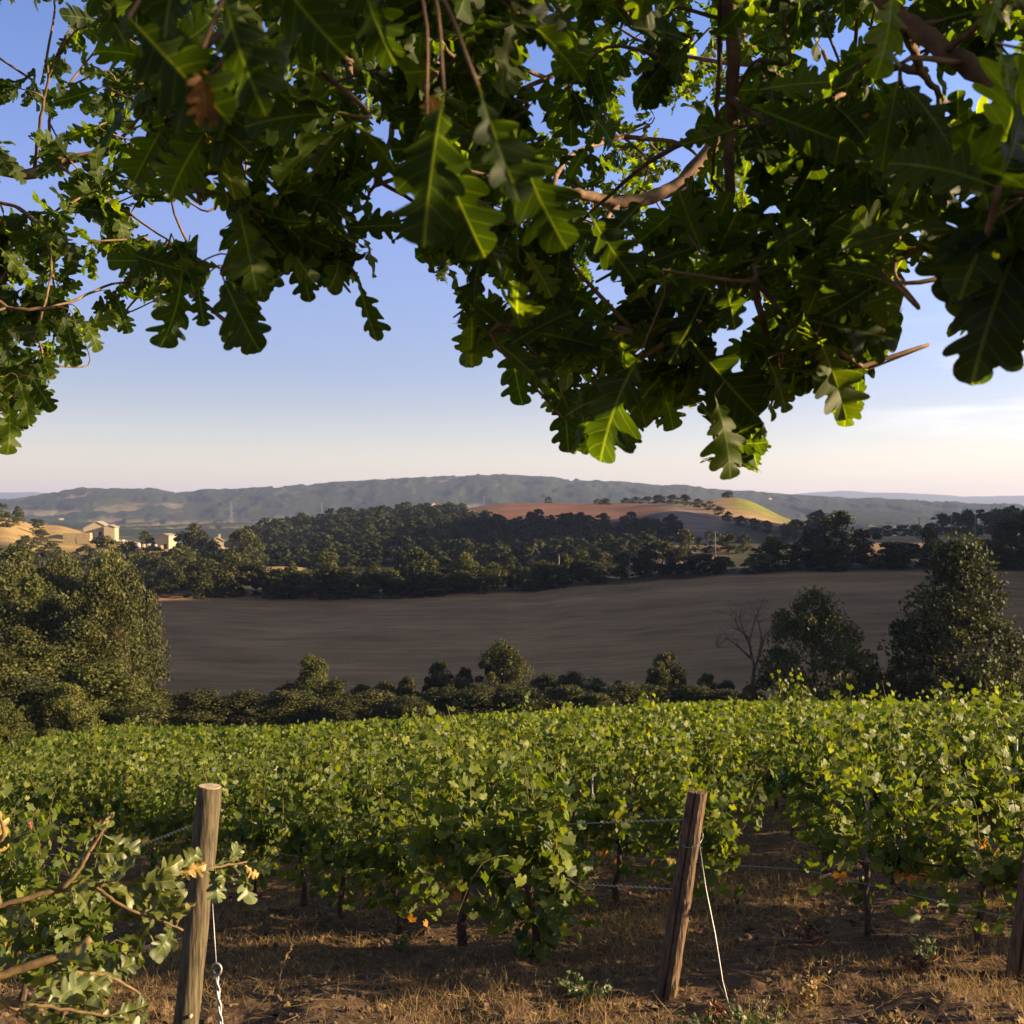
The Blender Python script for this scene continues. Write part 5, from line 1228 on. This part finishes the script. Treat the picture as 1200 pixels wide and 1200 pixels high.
# young oak reaching in at the lower left ------------------------------------------
sg = np.random.default_rng(9)
base = np.array((-1.55, 1.35, gz(-1.55, 1.35) - 0.05))
sap = empty('oak_sapling', tuple(base)); tag(sap, 'young oak whose sunlit branch reaches in from the lower left before the round post', 'sapling')
stem = [base, (-1.45, 1.38, -1.3), (-1.28, 1.42, -0.95), (-1.12, 1.45, -0.72)]
mains = [(stem[2:] + pts((-120, 1105, 1.46), (0, 1062, 1.5), (60, 1045, 1.52), (110, 1038, 1.55), (165, 1033, 1.58), (205, 1026, 1.62), (245, 1018, 1.66), (290, 1010, 1.7)), 0.0058, 0.0018), (pts((72, 1042, 1.52), (92, 1020, 1.53), (110, 990, 1.54), (127, 962, 1.55)), 0.0042, 0.0018),
         (stem[1:3] + pts((-100, 1180, 1.4), (-20, 1150, 1.42), (45, 1128, 1.44), (80, 1118, 1.45), (106, 1100, 1.46)), 0.007, 0.0055), (pts((45, 1128, 1.44), (90, 1140, 1.47), (130, 1145, 1.5), (165, 1165, 1.52)), 0.004, 0.0018), (stem[1:3] + pts((-80, 1140, 1.35), (0, 1172, 1.38), (40, 1196, 1.4), (90, 1225, 1.42)), 0.006, 0.003),
         (pts((0, 1062, 1.5), (-10, 1010, 1.5), (5, 975, 1.5), (-10, 940, 1.5)), 0.005, 0.002), (pts((110, 1038, 1.55), (140, 1060, 1.54), (185, 1078, 1.55), (215, 1090, 1.56)), 0.003, 0.0015), (pts((0, 1172, 1.38), (60, 1180, 1.4), (120, 1190, 1.42), (150, 1195, 1.42)), 0.003, 0.0015)]
mb = MB(); mb.tube(np.array(stem) - base, [0.026, 0.02, 0.016, 0.013], 9, wob=0.08); mb.build('trunk', M_twig, sap, True)
for mi, (P, r0, r1) in enumerate(mains):
    S = catmull(P, 6); S = S + sg.normal(0, 0.0007, S.shape)
    mb = MB(); mb.tube(S - base, np.linspace(r0, r1, len(S)), 8, wob=0.1); br = mb.build('branch', M_twig, sap, True)
    bs, axs, nrs, lns = [], [], [], []
    seg = np.linalg.norm(np.diff(S, axis=0), axis=1).sum(); n = int({0: 44, 1: 9, 2: 10, 3: 10, 4: 14, 5: 10, 6: 10, 7: 10}[mi])
    for q in range(n):
        f = (0.30 if mi == 0 else 0.25) + (0.70 if mi == 0 else 0.75) * sg.uniform() ** 0.8
        if q < 5 and mi < 2: f = 1.0
        k = min(int(f * (len(S) - 1)), len(S) - 2); p = S[k]; d = S[k + 1] - S[k]; d /= np.linalg.norm(d)
        if mi == 2 and f > 0.8: continue
        a = d * 0.7 + sg.normal(0, 0.55, 3) + (0, 0, -0.12); l_ = sg.uniform(0.045, 0.085) * (0.8 if f > 0.9 else 1.0)
        t = p + a / np.linalg.norm(a) * l_; tx, ty = 600 + 1200 * t[0] / t[1], 600 - 1200 * t[2] / t[1]
        if ty < 950 or tx > 322 or (tx > 225 and not 975 < ty < 1062) or (tx > 130 and ty < 985) or (tx > 180 and ty > 1125): continue
        bs.append(p); axs.append(a); nrs.append(sg.normal(0, 0.6, 3) + (0.15, -0.35, 0.6)); lns.append(l_)
    if not bs: continue
    bs, axs, nrs, lns = map(np.array, (bs, axs, nrs, lns)); F_ = frames(axs, nrs) * lns[:, None, None] * np.array((0.95, 1, 1.3))[None, None, :]
    v = sg.integers(0, 7, len(bs)); mb = MB(); tn = np.clip(sg.normal(0.5, 0.2, len(bs)), 0, 0.92); tn[::23] = 0.97
    for k in range(7):
        m = v == k
        if m.any(): mb.scatter(OL_HI[k][0], OL_HI[k][1], None, F_[m], bs[m] - base, tn[m])
    mb.build('leaves', M_sap, br, True, True)
#@@PART5
# ------------------------------------------------------------------ farm and small far things
def gable(name, x0, x1, ye, yr, Y, depth, wallm, roofm, label, cat='building', rz=0.0, opens=(), chimney=False):
    """A gabled building: picture columns x0..x1 at distance Y, eaves and ridge heights read at ye and yr."""
    xc = (x0 + x1) / 2; X = (xc - 600) * Y / 1200; w = (x1 - x0) * Y / 1200; zb = gz(X, Y)
    ze, zr = (600 - ye) * Y / 1200 - zb, (600 - yr) * Y / 1200 - zb
    o = empty(name, (X, Y, zb), rz)
    mb = MB(); h = w / 2; d = depth
    V = [(-h, 0, -1.2), (h, 0, -1.2), (h, 0, ze), (0, 0, zr), (-h, 0, ze), (-h, d, -1.2), (h, d, -1.2), (h, d, ze), (0, d, zr), (-h, d, ze)]
    mb.add(V, [(0, 1, 2, 4), (1, 6, 7, 2), (6, 5, 9, 7), (5, 0, 4, 9)], [(4, 2, 3), (9, 8, 7)]); mb.build('wall', wallm, o)
    mb = MB(); e = 0.35; sl = (zr - ze) / h
    for s in (-1, 1):
        A = [(0, -e, zr + .06), (s * (h + e), -e, ze - e * sl + .06), (s * (h + e), d + e, ze - e * sl + .06), (0, d + e, zr + .06)]
        B = [(x, y, z + 0.2) for x, y, z in A]
        mb.add(A + B, [(0, 1, 2, 3), (7, 6, 5, 4), (0, 4, 5, 1), (1, 5, 6, 2), (2, 6, 7, 3), (3, 7, 4, 0)])
    rf = mb.build('roof', roofm, o)
    if chimney:
        mb = MB(); mb.box((h * 0.4, d * 0.5, zr + 0.3), (0.7, 0.7, 1.6)); mb.build('chimney', wallm, rf)
    for nm, a, b, c, dd, m in opens:      # openings as fractions of the width and metres of height
        mb = MB(); mb.box(((a + b) / 2 * w - h, -0.03, (c + dd) / 2), ((b - a) * w, 0.12, dd - c)); mb.build(nm, m, o)
    tag(o, label, cat); return o
Yb = 396
gable('barn', 99, 127, 619, 611.5, Yb, 16, M_plaster, M_shed, 'pale gabled barn with dark openings on the golden farm hill', rz=0.25, opens=[('doorway', 0.10, 0.30, 2.2, 4.2, M_darkopen), ('door', 0.42, 0.56, 0.1, 4.6, M_white), ('doorway', 0.60, 0.70, 0.2, 4.3, M_darkopen)])
gable('lean_to_shed', 122, 134, 618, 615.5, Yb - 2, 9, M_plaster, M_shed, 'low tan shed joined to the right side of the barn', rz=0.2, opens=[('doorway', 0.15, 0.5, 0.0, 2.6, M_darkopen)])
X = (91 - 600) * 386 / 1200; zb = gz(X, 386); o = empty('straw_stack', (X, 386, zb), 0.12); tag(o, 'long stack of pale straw bales in front of the barn', 'straw stack')
for i in range(4):
    mb = MB()
    for k in range(4):
        mb.box((-3.6 + 2.42 * k + rng.normal(0, 0.05), rng.normal(0, 0.05), 0.55 + 1.04 * i), (2.36, 3.4, 1.0))
    mb.build('bale_layer', M_bale, o)
def round_bale(x, y, Y, r, label):
    X = (x - 600) * Y / 1200; zb = gz(X, Y); mb = MB(); a = rng.uniform(-0.5, 0.5)
    u = np.array((math.cos(a), math.sin(a), 0)) * 0.65; c = np.array((X, Y, zb + r * 0.96))
    mb.tube([c - u, c - u * 0.92, c + u * 0.92, c + u], [r * 0.93, r, r, r * 0.93], 18); o = mb.build('round_bale', M_white if r > 1.2 else M_bale, None, True); tag(o, label, 'bale', 'round bales by the farm')
for x, Y, r, lab in [(162, 372, 1.35, 'white wrapped round bale at the left end of the row beside the barn'), (168, 378, 1.0, 'brown straw round bale between two white ones'), (174.5, 372, 1.4, 'large white round bale in the middle of the row'), (182, 374, 1.35, 'white round bale at the right end of the row'), (144, 388, 1.25, 'pale round bale close behind the shed corner'), (189, 378, 1.1, 'straw coloured round bale before the low stone barn')]:
    round_bale(x, 0, Y, r, lab)
gable('stone_barn', 184, 198, 628, 626, 392, 7, M_plaster, M_shed, 'low pale stone barn behind the white round bales', rz=-0.1, opens=[('doorway', 0.6, 0.85, 0.0, 2.0, M_darkopen)])
gable('farmhouse', 247, 262, 634, 630, 345, 8, M_plaster, M_roof, 'small farmhouse between the two big trees on the slope', rz=0.3, opens=[('door', 0.1, 0.28, 0.0, 2.1, M_white), ('window', 0.55, 0.7, 1.0, 2.2, M_darkopen)], chimney=True)
gable('garden_shed', 252, 266, 645, 642.5, 335, 5, M_plaster, M_roof, 'tan garden shed just below the farmhouse', rz=0.1, opens=[('doorway', 0.3, 0.6, 0.0, 2.0, M_darkopen)])
gable('hilltop_house', 506, 514, 591, 588, 628, 6, M_white, M_roof, 'small white house among trees on the hilltop above the wood', rz=0.2, opens=[('window', 0.2, 0.4, 1.0, 2.4, M_darkopen), ('door', 0.6, 0.8, 0.0, 2.2, M_darkopen)])
for x, y, Y, w, lab in [(72, 601, 2150, 5, 'tiny pale house on the far plain left of the barn'), (316, 573, 2950, 4, 'tiny house on the crest of the distant hill'), (288, 609.5, 1400, 4, 'tiny white house on the far plain between the trees'), (902, 581, 2700, 4, 'tiny pale house on the distant slope right of the yellow hill'), (183, 586, 2500, 4.5, 'tiny house on the distant slope left of the pylon')]:
    X = (x - 600) * Y / 1200; zb = float(far_z(np.array([X]), np.array([float(Y)]))[0]) - 1.0
    o = empty('house', (X, Y, zb), random.uniform(-.5, .5)); h = w * Y / 2400; e = h * 0.9
    mb = MB(); mb.box((0, 0, e / 2), (2 * h, 1.4 * h, e)); mb.build('wall', M_plaster, o)
    mb = MB(); mb.add([(-h * 1.05, -h * .8, e), (h * 1.05, -h * .8, e), (h * 1.05, h * .8, e), (-h * 1.05, h * .8, e), (-h * 1.05, 0, e * 1.45), (h * 1.05, 0, e * 1.45)], [(0, 1, 5, 4), (2, 3, 4, 5), (3, 2, 1, 0)], [(0, 4, 3), (1, 2, 5)]); mb.build('roof', M_roof, o); tag(o, lab, 'house')
# lattice pylons
def pylon(x, yt, yb, Y, label):
    X = (x - 600) * Y / 1200; zb = float(far_z(np.array([X]), np.array([float(Y)]))[0]); zt = (600 - yt) * Y / 1200; H = zt - zb
    o = empty('pylon', (X, Y, zb)); mb = MB(); w0, w1 = 0.13 * H, 0.022 * H; lv = np.linspace(0, 1, 8)
    c = lambda f, s, t: np.array((s * (w0 + (w1 - w0) * f ** 0.7) / 2 * 1.0, t * (w0 + (w1 - w0) * f ** 0.7) / 2, f * H)); r = 0.2
    for s in (-1, 1):
        for t in (-1, 1): mb.tube([c(f, s, t) for f in lv], r, 4)
    for a, b in zip(lv[:-1], lv[1:]):
        for t in (-1, 1):
            mb.tube([c(a, -1, t), c(b, 1, t)], r * .6, 3); mb.tube([c(a, 1, t), c(b, -1, t)], r * .6, 3)
            mb.tube([c(a, t, -1), c(b, t, 1)], r * .6, 3)
    mb.build('tower', M_pole, o); mb = MB()
    for f, l in ((0.72, 0.17), (0.83, 0.14), (0.94, 0.11)):
        mb.tube([(-l * H, 0, f * H), (0, 0, f * H + .02 * H), (l * H, 0, f * H)], [r * .5, r, r * .5], 4)
    mb.build('cross_arm', M_pole, o); tag(o, label, 'pylon', 'pylons on the far plain')
pylon(271, 588, 601, 1900, 'pale lattice pylon left of the wooded hill on the far plain')
pylon(377, 588, 600, 1950, 'pale lattice pylon just above the left part of the wood')
pylon(567, 581, 594, 1900, 'pale lattice pylon behind the left end of the red field')
def pole(x, yt, Y, r, label, arm=True):
    X = (x - 600) * Y / 1200; zb = gz(X, Y); zt = (600 - yt) * Y / 1200; o = empty('utility_pole', (X, Y, zb)); H = zt - zb
    mb = MB(); mb.tube([(0, 0, -0.5), (0, 0, H * .5), (0, 0, H)], [r, r * .9, r * .75], 8); mb.build('pole_shaft', M_pole, o, True)
    if arm:
        mb = MB(); mb.box((0, -r, H - 0.5), (1.7, 0.12, 0.14)); mb.build('cross_arm', M_pole, o)
    tag(o, label, 'pole', 'utility poles')
pole(838, 622, 335, 0.20, 'wooden utility pole among the trees below the brown slope')
pole(1143, 604, 455, 0.26, 'pale utility pole at the back of the tan field')
pole(1115, 603, 475, 0.26, 'grey utility pole in front of the dark wood line')
pole(1077, 606, 480, 0.24, 'grey utility pole left of the dark wood line')
pole(1131, 627, 330, 0.22, 'short dark pole at the front edge of the tan field', False)
pole(1163, 626, 400, 0.22, 'short dark pole at the right side of the tan field', False)
pole(655, 651, 276, 0.20, 'pale pole sticking up behind the far edge of the ploughed field', False)
